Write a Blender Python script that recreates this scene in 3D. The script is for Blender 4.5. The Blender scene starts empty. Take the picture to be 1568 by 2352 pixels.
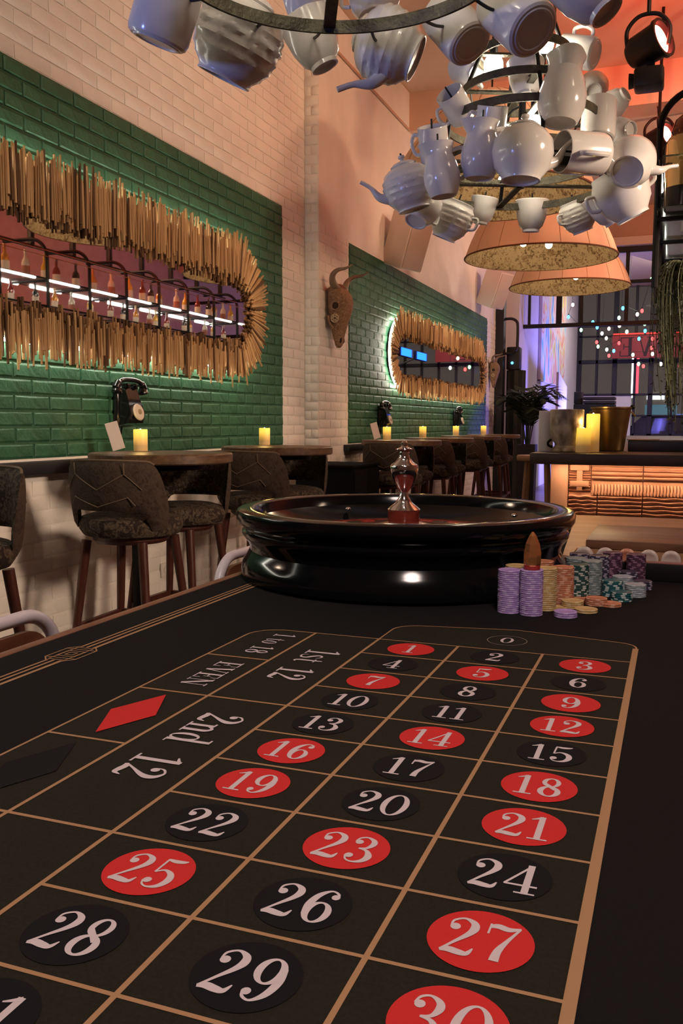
import bpy, bmesh, math, random
from mathutils import Vector, Matrix
random.seed(7)
PI = math.pi
S = bpy.context.scene
COL = S.collection

# ------------------------------------------------------------------ camera
cam = bpy.data.cameras.new('camera'); co = bpy.data.objects.new('camera', cam); COL.objects.link(co)
cam.sensor_fit = 'VERTICAL'; cam.sensor_height = 36.0; cam.lens = 31.222
cam.clip_start = 0.02; cam.clip_end = 200
_r = Vector((0.93595, 0.35211, 0.0033)); _u = Vector((-0.03848, 0.09294, 0.99493)); _w = Vector((-0.35002, 0.93133, -0.10054))
co.matrix_world = Matrix(((_r.x, _u.x, -_w.x, 0.43046), (_r.y, _u.y, -_w.y, -1.31783), (_r.z, _u.z, -_w.z, 1.14312), (0, 0, 0, 1)))
S.camera = co

# ------------------------------------------------------------------ world, exposure, room and added lights
W = bpy.data.worlds.new('world'); S.world = W; W.use_nodes = True
W.node_tree.nodes['Background'].inputs[0].default_value = (0.10, 0.075, 0.075, 1)
W.node_tree.nodes['Background'].inputs[1].default_value = 0.25
S.view_settings.view_transform = 'Standard'; S.view_settings.look = 'None'
S.view_settings.exposure = 0.0; S.view_settings.gamma = 1.0; S.view_settings.use_curve_mapping = False

def light(name, kind, loc, power, col, size=0.05, target=None, spot=None, blend=0.5, sizey=None):
    L = bpy.data.lights.new(name, kind); L.energy = power; L.color = col
    if kind == 'AREA':
        L.size = size
        if sizey: L.shape = 'RECTANGLE'; L.size_y = sizey
    else: L.shadow_soft_size = size
    if spot: L.spot_size = spot; L.spot_blend = blend
    o = bpy.data.objects.new(name, L); COL.objects.link(o); o.location = loc
    if target is not None:
        o.rotation_euler = (Vector(target) - Vector(loc)).to_track_quat('-Z', 'Y').to_euler()
    return o
WARM = (1.0, 0.72, 0.48)
# added unseen spots: wall washes high up, fills for lower wall and table
for _p, _t, _e, _c, _a in (((2.3, 0.5, 4.25), (-2.27, 1.4, 3.3), 340, (1.0, .74, .54), 1.15), ((2.3, 3.6, 4.25), (-2.2, 4.6, 3.0), 410, (1.0, .62, .41), 1.15),
                           ((2.2, 6.6, 3.9), (-2.1, 8.2, 2.2), 420, (1.0, .62, .42), 1.15), ((2.2, 10.2, 4.2), (-2.1, 10.9, 2.4), 420, (1.0, .62, .46), 1.15),
                           ((2.4, 1.2, 2.3), (-2.27, 2.1, 0.62), 470, (1.0, .74, .54), .62), ((2.6, 2.6, 2.4), (-2.2, 4.6, 0.8), 420, (1.0, .74, .54), .55), ((0.95, -1.9, 3.7), (0.12, -.25, .8), 330, (1.0, .82, .74), .85)):
    light('added_wash_spot', 'SPOT', _p, _e, _c, .30, _t, _a, .8)
light('added_ceiling_fill', 'SPOT', (2.4, 3.0, 2.9), 260, (1.0, .52, .27), .1, (.9, 4.6, 4.36), 2.0, .7)  # unseen lamps added to brighten the ceiling from below
light('added_ceiling_fill', 'SPOT', (2.4, 8.6, 2.9), 200, (1.0, .52, .30), .1, (.9, 9.8, 4.36), 2.0, .7)
# blue stage wash from the window side
light('blue_wash_light', 'SPOT', (-2.0, -2.2, 1.7), 110, (0.24, 0.34, 1.0), 0.15, (-0.30, 1.0, 2.35), 0.66, 0.5)
light('blue_back_room_light', 'AREA', (-0.2, 14.6, 0.9), 150, (0.22, 0.20, 1.0), 0.8, (-1.9, 15.2, 1.4))
light('back_room_light', 'AREA', (0.3, 17.5, 4.2), 120, (1.0, 0.86, 0.72), 1.4, (-0.8, 18, 0))

# ------------------------------------------------------------------ materials
MATS = {}
def mat(name, col, rough=0.5, metal=0.0, bump=0.0, bscale=60.0, var=0.0, vscale=8.0, col2=None, stretch=None, emit=None, es=0.0,
        trans=0.0, ior=1.45, coat=0.0, alpha=1.0, detail=4.0, spec=0.5, sss=0.0):
    if name in MATS: return MATS[name]
    m = bpy.data.materials.new(name); m.use_nodes = True; nt = m.node_tree; N = nt.nodes; Lk = nt.links
    b = N['Principled BSDF']
    b.inputs['Base Color'].default_value = (*col, 1); b.inputs['Roughness'].default_value = rough
    b.inputs['Metallic'].default_value = metal; b.inputs['IOR'].default_value = ior
    b.inputs['Transmission Weight'].default_value = trans; b.inputs['Coat Weight'].default_value = coat
    b.inputs['Specular IOR Level'].default_value = spec
    if sss: b.inputs['Subsurface Weight'].default_value = sss; b.inputs['Subsurface Radius'].default_value = (0.02, 0.01, 0.004)
    if emit: b.inputs['Emission Color'].default_value = (*emit, 1); b.inputs['Emission Strength'].default_value = es
    if var or col2 or bump:
        tc = N.new('ShaderNodeTexCoord'); vec = tc.outputs['Object']
        if stretch:
            mp = N.new('ShaderNodeMapping'); mp.inputs['Scale'].default_value = stretch
            Lk.new(vec, mp.inputs[0]); vec = mp.outputs[0]
    if var or col2:
        n = N.new('ShaderNodeTexNoise'); n.inputs['Scale'].default_value = vscale; n.inputs['Detail'].default_value = detail
        Lk.new(vec, n.inputs['Vector'])
        rp = N.new('ShaderNodeValToRGB'); c2 = col2 or tuple(min(1, c * (1 + var)) for c in col)
        c1 = col if col2 else tuple(c * (1 - var) for c in col)
        rp.color_ramp.elements[0].color = (*c1, 1); rp.color_ramp.elements[1].color = (*c2, 1)
        rp.color_ramp.elements[0].position = 0.35; rp.color_ramp.elements[1].position = 0.65
        Lk.new(n.outputs['Fac'], rp.inputs[0]); Lk.new(rp.outputs[0], b.inputs['Base Color'])
    if bump:
        n2 = N.new('ShaderNodeTexNoise'); n2.inputs['Scale'].default_value = bscale; n2.inputs['Detail'].default_value = 5
        Lk.new(vec, n2.inputs['Vector'])
        bp = N.new('ShaderNodeBump'); bp.inputs['Strength'].default_value = bump; bp.inputs['Distance'].default_value = 0.01
        Lk.new(n2.outputs['Fac'], bp.inputs['Height']); Lk.new(bp.outputs[0], b.inputs['Normal'])
    MATS[name] = m
    return m
def emat(name, col, s):
    if name in MATS: return MATS[name]
    m = bpy.data.materials.new(name); m.use_nodes = True; nt = m.node_tree
    nt.nodes.remove(nt.nodes['Principled BSDF'])
    e = nt.nodes.new('ShaderNodeEmission'); e.inputs[0].default_value = (*col, 1); e.inputs[1].default_value = s
    nt.links.new(e.outputs[0], nt.nodes['Material Output'].inputs[0]); MATS[name] = m
    return m
def voromat(name, cols, scale, rough=0.8, bump=0.4, stretch=None, warp=0.15):
    # patchy printed cloth or shell-like lining: warped voronoi cells mapped to a colour ramp
    if name in MATS: return MATS[name]
    m = bpy.data.materials.new(name); m.use_nodes = True; nt = m.node_tree; N = nt.nodes; Lk = nt.links; b = N['Principled BSDF']
    b.inputs['Roughness'].default_value = rough; b.inputs['Specular IOR Level'].default_value = 0.3
    tc = N.new('ShaderNodeTexCoord'); vec = tc.outputs['Object']
    if stretch:
        mp = N.new('ShaderNodeMapping'); mp.inputs['Scale'].default_value = stretch; Lk.new(vec, mp.inputs[0]); vec = mp.outputs[0]
    nz = N.new('ShaderNodeTexNoise'); nz.inputs['Scale'].default_value = scale * 0.8; Lk.new(vec, nz.inputs['Vector'])
    mx = N.new('ShaderNodeMix'); mx.data_type = 'VECTOR'; mx.inputs[0].default_value = warp
    Lk.new(vec, mx.inputs[4]); Lk.new(nz.outputs['Color'], mx.inputs[5])
    v = N.new('ShaderNodeTexVoronoi'); v.inputs['Scale'].default_value = scale; Lk.new(mx.outputs[1], v.inputs['Vector'])
    rp = N.new('ShaderNodeValToRGB'); rp.color_ramp.interpolation = 'LINEAR'
    while len(rp.color_ramp.elements) < len(cols): rp.color_ramp.elements.new(0.5)
    for i, c in enumerate(cols):
        rp.color_ramp.elements[i].position = i / (len(cols) - 1) * 0.8 + 0.1; rp.color_ramp.elements[i].color = (*c, 1)
    ml = N.new('ShaderNodeMath'); ml.operation = 'ADD'
    sp = N.new('ShaderNodeSeparateColor'); Lk.new(v.outputs['Color'], sp.inputs[0])
    m1 = N.new('ShaderNodeMath'); m1.operation = 'MULTIPLY'; m1.inputs[1].default_value = 0.6; Lk.new(sp.outputs[0], m1.inputs[0])
    Lk.new(m1.outputs[0], ml.inputs[0]); Lk.new(v.outputs['Distance'], ml.inputs[1])
    Lk.new(ml.outputs[0], rp.inputs[0]); Lk.new(rp.outputs[0], b.inputs['Base Color'])
    bp = N.new('ShaderNodeBump'); bp.inputs['Strength'].default_value = bump; bp.inputs['Distance'].default_value = 0.01
    Lk.new(v.outputs['Distance'], bp.inputs['Height']); Lk.new(bp.outputs[0], b.inputs['Normal'])
    MATS[name] = m
    return m
def chipmat(name, col, spot, edge_n=6):
    # clay poker chip: edge spots by angle around the axis
    if name in MATS: return MATS[name]
    m = bpy.data.materials.new(name); m.use_nodes = True; nt = m.node_tree; N = nt.nodes; Lk = nt.links; b = N['Principled BSDF']
    b.inputs['Roughness'].default_value = 0.55
    tc = N.new('ShaderNodeTexCoord'); sx = N.new('ShaderNodeSeparateXYZ'); Lk.new(tc.outputs['Object'], sx.inputs[0])
    at = N.new('ShaderNodeMath'); at.operation = 'ARCTAN2'; Lk.new(sx.outputs[1], at.inputs[0]); Lk.new(sx.outputs[0], at.inputs[1])
    mu = N.new('ShaderNodeMath'); mu.operation = 'MULTIPLY'; mu.inputs[1].default_value = edge_n; Lk.new(at.outputs[0], mu.inputs[0])
    cs = N.new('ShaderNodeMath'); cs.operation = 'COSINE'; Lk.new(mu.outputs[0], cs.inputs[0])
    g = N.new('ShaderNodeMath'); g.operation = 'GREATER_THAN'; g.inputs[1].default_value = 0.35; Lk.new(cs.outputs[0], g.inputs[0])
    ln = N.new('ShaderNodeVectorMath'); ln.operation = 'LENGTH'
    cb = N.new('ShaderNodeCombineXYZ'); Lk.new(sx.outputs[0], cb.inputs[0]); Lk.new(sx.outputs[1], cb.inputs[1]); Lk.new(cb.outputs[0], ln.inputs[0])
    g2 = N.new('ShaderNodeMath'); g2.operation = 'GREATER_THAN'; g2.inputs[1].default_value = 0.0195; Lk.new(ln.outputs['Value'], g2.inputs[0])
    an = N.new('ShaderNodeMath'); an.operation = 'MULTIPLY'; Lk.new(g.outputs[0], an.inputs[0]); Lk.new(g2.outputs[0], an.inputs[1])
    mx = N.new('ShaderNodeMix'); mx.data_type = 'RGBA'; mx.inputs[6].default_value = (*col, 1); mx.inputs[7].default_value = (*spot, 1)
    Lk.new(an.outputs[0], mx.inputs[0]); Lk.new(mx.outputs[2], b.inputs['Base Color'])
    MATS[name] = m
    return m

# ------------------------------------------------------------------ mesh helpers
class MB:
    def __init__(s): s.v = []; s.f = []
    def add(s, vs, fs, M=None):
        o = len(s.v)
        s.v += [tuple(M @ Vector(p)) if M is not None else tuple(p) for p in vs]
        s.f += [tuple(i + o for i in f) for f in fs]; return s
    def box(s, a, b, M=None):
        x0, y0, z0 = a; x1, y1, z1 = b
        return s.add([(x0,y0,z0),(x1,y0,z0),(x1,y1,z0),(x0,y1,z0),(x0,y0,z1),(x1,y0,z1),(x1,y1,z1),(x0,y1,z1)],
                     [(0,3,2,1),(4,5,6,7),(0,1,5,4),(1,2,6,5),(2,3,7,6),(3,0,4,7)], M)
    def rbox(s, a, b, bev=0.005, seg=2, M=None):
        bm = bmesh.new(); bmesh.ops.create_cube(bm, size=1)
        d = [b[i] - a[i] for i in range(3)]; c = [(a[i] + b[i]) / 2 for i in range(3)]
        for v in bm.verts: v.co = Vector((v.co.x * d[0] + c[0], v.co.y * d[1] + c[1], v.co.z * d[2] + c[2]))
        bmesh.ops.bevel(bm, geom=bm.edges[:], offset=min(bev, min(d) * 0.45), segments=seg, affect='EDGES', profile=0.5)
        bm.verts.index_update()
        s.add([v.co.copy() for v in bm.verts], [tuple(v.index for v in f.verts) for f in bm.faces], M); bm.free(); return s
    def lathe(s, prof, seg=32, M=None, mod=None):
        vs = []; fs = []; idx = []
        for k, (r, z) in enumerate(prof):
            if r < 1e-6: idx.append([len(vs)] * seg); vs.append((0, 0, z))
            else:
                idx.append(list(range(len(vs), len(vs) + seg)))
                for i in range(seg):
                    a = 2 * PI * i / seg; rr = r * (mod(a, z, k) if mod else 1); vs.append((rr * math.cos(a), rr * math.sin(a), z))
        for k in range(len(prof) - 1):
            for i in range(seg):
                j = (i + 1) % seg; q = [idx[k][i], idx[k][j], idx[k+1][j], idx[k+1][i]]
                q = [q[n] for n in range(4) if q[n] not in q[:n]]
                if len(q) > 2: fs.append(tuple(q))
        return s.add(vs, fs, M)
    def tube(s, pts, rad, seg=8, cap=True, M=None, closed=False):
        P = [Vector(p) for p in pts]; n = len(P)
        R = rad if isinstance(rad, (list, tuple)) else [rad] * n
        vs = []; fs = []; up = None
        for i in range(n):
            if closed: t = (P[(i+1) % n] - P[i-1])
            else: t = P[min(i+1, n-1)] - P[max(i-1, 0)]
            t.normalize()
            if up is None:
                up = Vector((0,0,1)) if abs(t.z) < 0.9 else Vector((1,0,0))
            side = t.cross(up)
            if side.length < 1e-6: side = t.cross(Vector((1,0,0)))
            side.normalize(); up = side.cross(t).normalized()
            for k in range(seg):
                a = 2 * PI * k / seg; vs.append(P[i] + (side * math.cos(a) + up * math.sin(a)) * R[i])
        for i in range(n if closed else n - 1):
            for k in range(seg):
                k2 = (k + 1) % seg; i2 = (i + 1) % n
                fs.append((i*seg+k, i*seg+k2, i2*seg+k2, i2*seg+k))
        if cap and not closed:
            fs.append(tuple(range(seg))[::-1]); fs.append(tuple(range((n-1)*seg, n*seg)))
        return s.add(vs, fs, M)
    def sphere(s, c, r, seg=16, rings=10, sc=(1,1,1), M=None):
        pr = [(math.sin(PI*i/rings), -math.cos(PI*i/rings)) for i in range(rings + 1)]
        pr[0] = (0, -1); pr[-1] = (0, 1)
        T = Matrix.Translation(c) @ Matrix.Diagonal((r*sc[0], r*sc[1], r*sc[2], 1))
        return s.lathe(pr, seg, (M @ T) if M is not None else T)
    def poly(s, pts, M=None): return s.add(pts, [tuple(range(len(pts)))], M)
    def prism(s, pts, z0, z1, M=None):
        n = len(pts); vs = [(x, y, z0) for x, y in pts] + [(x, y, z1) for x, y in pts]
        fs = [tuple(range(n))[::-1], tuple(range(n, 2*n))] + [(i, (i+1) % n, (i+1) % n + n, i + n) for i in range(n)]
        return s.add(vs, fs, M)
    def mesh(s, name, m, smooth=35):
        me = bpy.data.meshes.new(name); me.from_pydata(s.v, [], s.f); me.materials.append(m)
        if smooth:
            me.polygons.foreach_set('use_smooth', [True] * len(me.polygons)); me.set_sharp_from_angle(angle=math.radians(smooth))
        me.update(); return me
    def build(s, name, m, parent=None, smooth=35): return obj(name, s.mesh(name, m, smooth), parent)
def obj(name, me, parent=None):
    o = bpy.data.objects.new(name, me); COL.objects.link(o)
    if parent is not None: o.parent = parent
    return o
def tag(o, label, cat, group=None):
    o['label'] = label; o['category'] = cat
    if group: o['group'] = group
    return o
def thing(name, loc, label, cat, group=None, rz=0.0):
    o = bpy.data.objects.new(name, None); COL.objects.link(o); o.location = loc; o.rotation_euler = (0, 0, rz)
    o.empty_display_size = 0.1
    return tag(o, label, cat, group)
def struct(o): o['kind'] = 'structure'; return o
def copy_tree(o, parent=None):
    c = o.copy(); COL.objects.link(c); c.parent = parent
    for ch in o.children: copy_tree(ch, c)
    return c
def frame_to(axis, roll=0.0, side=None):
    z = Vector(axis).normalized(); ref = Vector(side) if side is not None else (Vector((0,0,1)) if abs(z.z) < 0.95 else Vector((1,0,0)))
    x = (ref - z * ref.dot(z))
    if x.length < 1e-5: x = Vector((1,0,0)) - z * z.x
    x.normalize(); y = z.cross(x)
    return Matrix((x, y, z)).transposed().to_4x4() @ Matrix.Rotation(roll, 4, 'Z')
def catmull(pts, n=6):
    out = []; P = [pts[0]] + list(pts) + [pts[-1]]
    for i in range(1, len(P) - 2):
        p0, p1, p2, p3 = P[i-1], P[i], P[i+1], P[i+2]
        for k in range(n):
            t = k / n
            out.append(tuple(0.5 * (2*b + (c-a)*t + (2*a-5*b+4*c-d)*t*t + (-a+3*b-3*c+d)*t**3) for a, b, c, d in zip(p0, p1, p2, p3)))
    out.append(tuple(pts[-1])); return out

# common materials
black_metal = mat('black_metal', (0.012, 0.011, 0.011), 0.45, 0.6)
black_gloss = mat('black_gloss', (0.0035, 0.0035, 0.0045), 0.12, 0, spec=0.28)
white_paint = mat('white_paint_brick', (0.76, 0.71, 0.65), 0.6, bump=0.25, bscale=45, var=0.05, vscale=3)
green_paint = mat('green_paint_brick', (0.028, 0.100, 0.052), 0.5, bump=0.55, bscale=34, var=0.15, vscale=7, spec=0.35)
plaster = mat('plaster', (0.72, 0.60, 0.52), 0.8, bump=0.05, bscale=20, var=0.04, vscale=2)
chrome = mat('chrome', (0.62, 0.58, 0.60), 0.12, 1.0)
wood_top = mat('bar_table_wood', (0.075, 0.040, 0.022), 0.4, col2=(0.16, 0.09, 0.05), vscale=6, stretch=(8, 1, 8), bump=0.1)
dark_leg = mat('dark_red_wood', (0.045, 0.012, 0.008), 0.35, col2=(0.075, 0.022, 0.014), vscale=10, stretch=(6, 6, 0.8))

# ------------------------------------------------------------------ the room shell
XW1, XW2, YS = -2.27, -2.155, 5.05       # wall planes and the step between them
ZC = 4.36                                 # ceiling
YB = 7.42                                 # downstand beam
def slab(name, a, b, m): return struct(MB().box(a, b).build(name, m, None, 0))
floor_m = mat('floor_tile', (0.17, 0.14, 0.15), 0.35, var=0.2, vscale=4)
slab('floor', (-2.6, -4.2, -0.1), (4.0, 21.3, 0.0), floor_m)
ceil_m = mat('ceiling_plaster', (0.68, 0.50, 0.38), 0.85, bump=0.04, bscale=8)
slab('ceiling', (-2.6, -4.2, ZC), (4.0, 21.3, ZC + 0.12), ceil_m)
wl = MB(); wl.box((-2.55, -4.2, 0), (XW1, YS, ZC)); wl.box((-2.55, YS, 0), (XW2, 12.25, ZC))
wall_left = struct(wl.build('wall_left', white_paint, None, 0))
slab('wall_right', (3.6, -4.2, 0), (3.75, 21.3, ZC), mat('right_wall_paint', (0.62, 0.42, 0.33), 0.8, var=0.05))
slab('wall_back', (-2.55, -4.2, 0), (3.6, -4.05, ZC), plaster)
# panels of green paint on the mortar, behind the green bricks
GZ0, GZ1 = 0.977, 2.675
MB().box((XW1, -1.5, GZ0), (XW1 + 0.003, 4.632, GZ1)).build('green_paint_coat', green_paint, wall_left, 0)
MB().box((XW2, 5.705, GZ0 - 0.012), (XW2 + 0.003, 11.40, 2.612)).build('green_paint_coat', green_paint, wall_left, 0)
beam = MB(); beam.box((XW2, YB, 4.0), (3.6, YB + 0.35, ZC))
bw = struct(beam.build('trim_1', mat('beam_plaster', (0.70, 0.47, 0.34), 0.8, bump=0.1), None, 0))
# bricks
def brick_mesh(name, m, L, H, dep, seed):
    rnd = random.Random(seed); l, h = L / 2, H / 2; j = lambda s: rnd.uniform(-s, s); c = 0.007
    back = [(0, -l, -h), (0, l, -h), (0, l, h), (0, -l, h)]
    mid = [(dep * 0.55, y * 1 + j(.0025), z + j(.0018)) for _, y, z in back]
    # front ring of eight points so that edges wobble
    fr = []
    for (y, z) in [(-l+c, -h+c), (0, -h+c), (l-c, -h+c), (l-c, 0), (l-c, h-c), (0, h-c), (-l+c, h-c), (-l+c, 0)]:
        fr.append((dep + j(.0010), y + j(.003), z + j(.0022)))
    ctr = (dep + 0.0004 + j(.0010), j(.03), j(.008))
    v = back + mid + fr + [ctr]; f = []
    for i in range(4): f.append((i, (i+1) % 4, 4 + (i+1) % 4, 4 + i))
    for i in range(4):
        a, b = 4 + i, 4 + (i+1) % 4; k = [0, 2, 4, 6][i]; f.append((a, b, 8 + (k+2) % 8, 8 + k + 1, 8 + k))
    for i in range(8): f.append((8 + i, 8 + (i+1) % 8, 16))
    mb = MB(); mb.v = v; mb.f = f; return mb.mesh(name, m, 22)
BL, BH = 0.2325, 0.0706
def brickset(name, m, n=7, dep=0.011): return [brick_mesh(name, m, BL - 0.011, BH - 0.010, dep, i) for i in range(n)]
green_v = brickset('green_brick', green_paint, dep=0.010); white_v = brickset('white_brick', white_paint, dep=0.0042)
def in_stadium(y, z, y0, y1, z0, z1):
    R = (z1 - z0) / 2; zc = (z0 + z1) / 2; yc = min(max(y, y0 + R), y1 - R); return math.hypot(y - yc, z - zc) < R
M1 = (-0.42, 4.20, 1.40, 2.30); M2 = (6.60, 11.0, 1.40, 2.22)
def lay(name, meshes, X, ya, yb, za, course0, ncour, phase, keep, limit, dark=False):
    spots = []
    for k in range(ncour):
        z = za + (k + 0.5) * BH; y = phase + (0.5 * BL if k % 2 else 0)
        while y > ya + 0.01: y -= BL
        while y < yb:
            a, b = max(y, ya), min(y + BL, yb)
            if b - a > 0.03 and not keep((a + b) / 2, z): spots.append(((a + b) / 2, z, (b - a - 0.011) / (BL - 0.011)))
            y += BL
    return [(X, y, z, s) for y, z, s in spots]
allb = {'green_brick': [], 'white_brick': []}
allb['green_brick'] += lay('g', green_v, XW1, 0.6, 4.632, GZ0, 0, 24, 3.093, lambda y, z: in_stadium(y, z, M1[0]+.14, M1[1]-.14, M1[2]+.14, M1[3]-.14), 0)
allb['green_brick'] += lay('g', green_v, XW2, 5.705, 11.40, GZ0 - 0.012, 0, 23, 6.0, lambda y, z: in_stadium(y, z, M2[0]+.14, M2[1]-.14, M2[2]+.14, M2[3]-.14), 0)
no = lambda y, z: False
allb['white_brick'] += lay('w', white_v, XW1, 0.6, YS, 0.10, 0, 11, 1.912, no, 0)
allb['white_brick'] += lay('w', white_v, XW1, 4.632, YS, GZ0, 0, 24, 3.093, no, 0)
allb['white_brick'] += lay('w', white_v, XW1, 0.6, YS, GZ1, 0, 23, 3.05, no, 0)
allb['white_brick'] += lay('w', white_v, XW2, YS + .006, 5.705, 0.95, 0, 24, 5.3, no, 0)
allb['white_brick'] += lay('w', white_v, XW2, YS + .006, 12.2, 0.10, 0, 11, 5.3, no, 0)
allb['white_brick'] += lay('w', white_v, XW2, 11.40, 12.2, 0.95, 0, 24, 11.5, no, 0)
cx0, cy0, cz0 = 0.43, -1.32, 1.143
for nm, lst in allb.items():
    vs = green_v if nm[0] == 'g' else white_v
    def score(t):
        dd = math.dist((t[0], t[1], t[2]), (cx0, cy0, cz0)); vis = 0 if (t[1] < 1.55 or t[2] < 0.25) else 1
        return (-vis, dd)
    lst.sort(key=score)
    for i, (X, y, z, s) in enumerate(lst):
        if i < 300:
            o = obj(nm, vs[i % 7], wall_left); o.location = (X, y, z); o.scale = (1, s, 1)
    rest = MB()
    for i, (X, y, z, s) in enumerate(lst[300:]):
        me = vs[i % 7]; M = Matrix.Translation((X, y, z)) @ Matrix.Diagonal((1, s, 1, 1))
        rest.add([v.co for v in me.vertices], [tuple(p.vertices) for p in me.polygons], M)
    o = rest.build('distant_' + nm + 's', green_paint if nm[0] == 'g' else white_paint, wall_left, 22); o['kind'] = 'stuff'
# courses on the step's return face
for k in range(59):
    z = 0.10 + k * BH
    if z > ZC - 0.1: break
    for a, b in (((-2.268, -2.217), (-2.211, -2.157)) if k % 2 else ((-2.268, -2.16),)):
        if k < 58:
            o = MB().rbox((a, YS - 0.005, z + .004), (b, YS + .001, z + BH - .005), 0.003, 1).build('return_brick', white_paint, wall_left, 60)
# dark ledges under the green panels, conduit, cabinet
ledge_m = mat('dark_ledge', (0.012, 0.012, 0.016), 0.5)
struct(MB().rbox((XW1, -1.5, 0.905), (XW1 + 0.055, 5.0, 0.965), 0.004).build('trim_2', ledge_m))
struct(MB().rbox((XW2, 5.60, 0.905), (XW2 + 0.055, 11.6, 0.958), 0.004).build('trim_3', ledge_m))
tag(MB().tube([(XW2 + 0.012, 5.1, 4.0), (XW2 + 0.012, 7.42, 4.0)], 0.011, 8).build('cable_conduit', mat('painted_conduit', (0.55, 0.33, 0.22), 0.6)), 'thin painted conduit running along the top of the white wall', 'conduit')

# ------------------------------------------------------------------ roulette table
TZ = 0.80
felt = mat('black_felt', (0.0065, 0.0058, 0.0064), 0.95, bump=0.15, bscale=900, var=0.15, vscale=300, spec=0.15)
felt2 = mat('olive_felt', (0.0155, 0.0135, 0.0092), 0.95, bump=0.15, bscale=900, var=0.15, vscale=300, spec=0.15)
rim_wood = mat('table_rim_wood', (0.14, 0.055, 0.03), 0.45, col2=(0.22, 0.10, 0.06), vscale=8, stretch=(8, 0.8, 8))
table = thing('roulette_table', (0.2, 0, 0), 'long black felt roulette table with gold printed betting layout and wooden rim', 'table')
def tp(mb, name, m, sm=35):
    o = mb.build(name, m, table, sm); o.location = (-0.2, 0, 0); return o
TX0, TX1, TY0, TY1 = -0.478, 1.05, -1.75, 1.70
tp(MB().box((TX0, TY0, TZ - 0.045), (TX1, TY1, TZ)), 'felt_top', felt, 0)
tp(MB().rbox((TX0 - 0.022, TY0 - .02, TZ - 0.075), (TX0, TY1 + .02, TZ + 0.002), 0.006), 'side_rim', rim_wood)
tp(MB().rbox((TX1, TY0 - .02, TZ - 0.075), (TX1 + .022, TY1 + .02, TZ + 0.002), 0.006), 'side_rim', rim_wood)
tp(MB().rbox((TX0, TY1, TZ - 0.075), (TX1, TY1 + .022, TZ + 0.002), 0.006), 'end_rim', rim_wood)
tp(MB().rbox((TX0, TY0 - .022, TZ - 0.075), (TX1, TY0, TZ + 0.002), 0.006), 'end_rim', rim_wood)
tp(MB().rbox((TX0 + .08, TY0 + .08, TZ - 0.16), (TX1 - .08, TY1 - .08, TZ - 0.046), 0.01), 'apron', rim_wood)
for lx in (TX0 + .14, TX1 - .14):
    for ly in (TY0 + .2, 0.32, TY1 - .2):
        tp(MB().lathe([(0, 0), (.035, 0), (.04, .02), (.03, .05), (.045, .4), (.055, .64), (0, .64)], 20, Matrix.Translation((lx, ly, 0))), 'leg', rim_wood)
# printed layout ---------------------------------------------------
gold = mat('gold_print', (0.33, 0.185, 0.095), 0.8, spec=0.2)
red_print = mat('red_print', (0.50, 0.022, 0.022), 0.85, spec=0.2)
blk_print = mat('black_print', (0.0065, 0.0062, 0.0075), 0.9, spec=0.15)
wht_print = mat('white_print', (0.52, 0.44, 0.46), 0.85, spec=0.2)
CW, RH = 0.128, 0.0896
XD, XO = -0.1086, -0.2094
NR = 12
Z1, Z2, Z3, Z4 = TZ + .0003, TZ + .0006, TZ + .0009, TZ + .0012
def flat(name, polys, z, m):
    mb = MB()
    for i, p in enumerate(polys):
        dz = p[-1] if isinstance(p[-1], float) else i*2e-6
        mb.poly([(q[0], q[1], z + dz) for q in p if not isinstance(q, float)])
    return tp(mb, name, m, 0)
def arc(cx, cy, r, a0, a1, n=8): return [(cx + r*math.cos(math.radians(a0 + (a1-a0)*i/n)), cy + r*math.sin(math.radians(a0 + (a1-a0)*i/n))) for i in range(n + 1)]
zero_top = [(0, 0)] + [(0.0, 0.06)] + arc(0.045, 0.068, 0.045, 180, 105, 8) + [(0.192, 0.140), (0.34, 0.118)] + arc(0.355, 0.085, 0.030, 75, 0, 8) + [(0.384, 0.0)]
yb = -NR * RH
ground = [(XO, yb), (3 * CW, yb)] + zero_top[::-1] + [(XD, 0)] + arc(XO + .05, -.05, .05, 90, 180, 8)
gm = MB()
gm.poly([(x, y, Z1) for x, y in [(0, yb), (3*CW, yb), (3*CW, 0), (0, 0)]])
gm.poly([(x, y, Z1) for x, y in zero_top[::-1]])
gm.poly([(x, y, Z1) for x, y in [(XO, yb), (0, yb), (0, 0)] + arc(XO + .05, -.05, .05, 90, 180, 8)])
tp(gm, 'layout_ground', felt2, 0)
def line(a, b, w):
    d = Vector((b[0]-a[0], b[1]-a[1])); d.normalize(); n = Vector((-d.y, d.x)) * w / 2; e = d * w * 0.4
    return [(a[0]-n.x-e.x, a[1]-n.y-e.y), (b[0]-n.x+e.x, b[1]-n.y+e.y), (b[0]+n.x+e.x, b[1]+n.y+e.y), (a[0]+n.x-e.x, a[1]+n.y-e.y)]
def pline(pts, w): return [line(pts[i], pts[i+1], w) for i in range(len(pts) - 1)]
segs = []
lw = 0.0042
for r in range(NR + 1): segs.append(line((0, -r*RH), (3*CW, -r*RH), lw * (0.85 if r else 0.7)))
for c in (0, 1, 2): segs.append(line((c*CW, 0), (c*CW, yb), lw))
segs.append(line((3*CW, 0.08), (3*CW, yb), 0.0085))
segs += pline(zero_top, 0.0026)
for r in (4, 8, 12): segs.append(line((XO, -r*RH), (0, -r*RH), lw))
for r in (2, 6, 10): segs.append(line((XO, -r*RH), (XD, -r*RH), lw))
segs.append(line((XD, 0), (XD, yb), lw)); segs.append(line((XO, -.05), (XO, yb), 0.0034))
segs += pline([(0, 0), (XO + .05, 0)] + arc(XO + .05, -.05, .05, 90, 180, 8), 0.003)
flat('gold_grid_lines', segs, Z2, gold)
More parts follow.
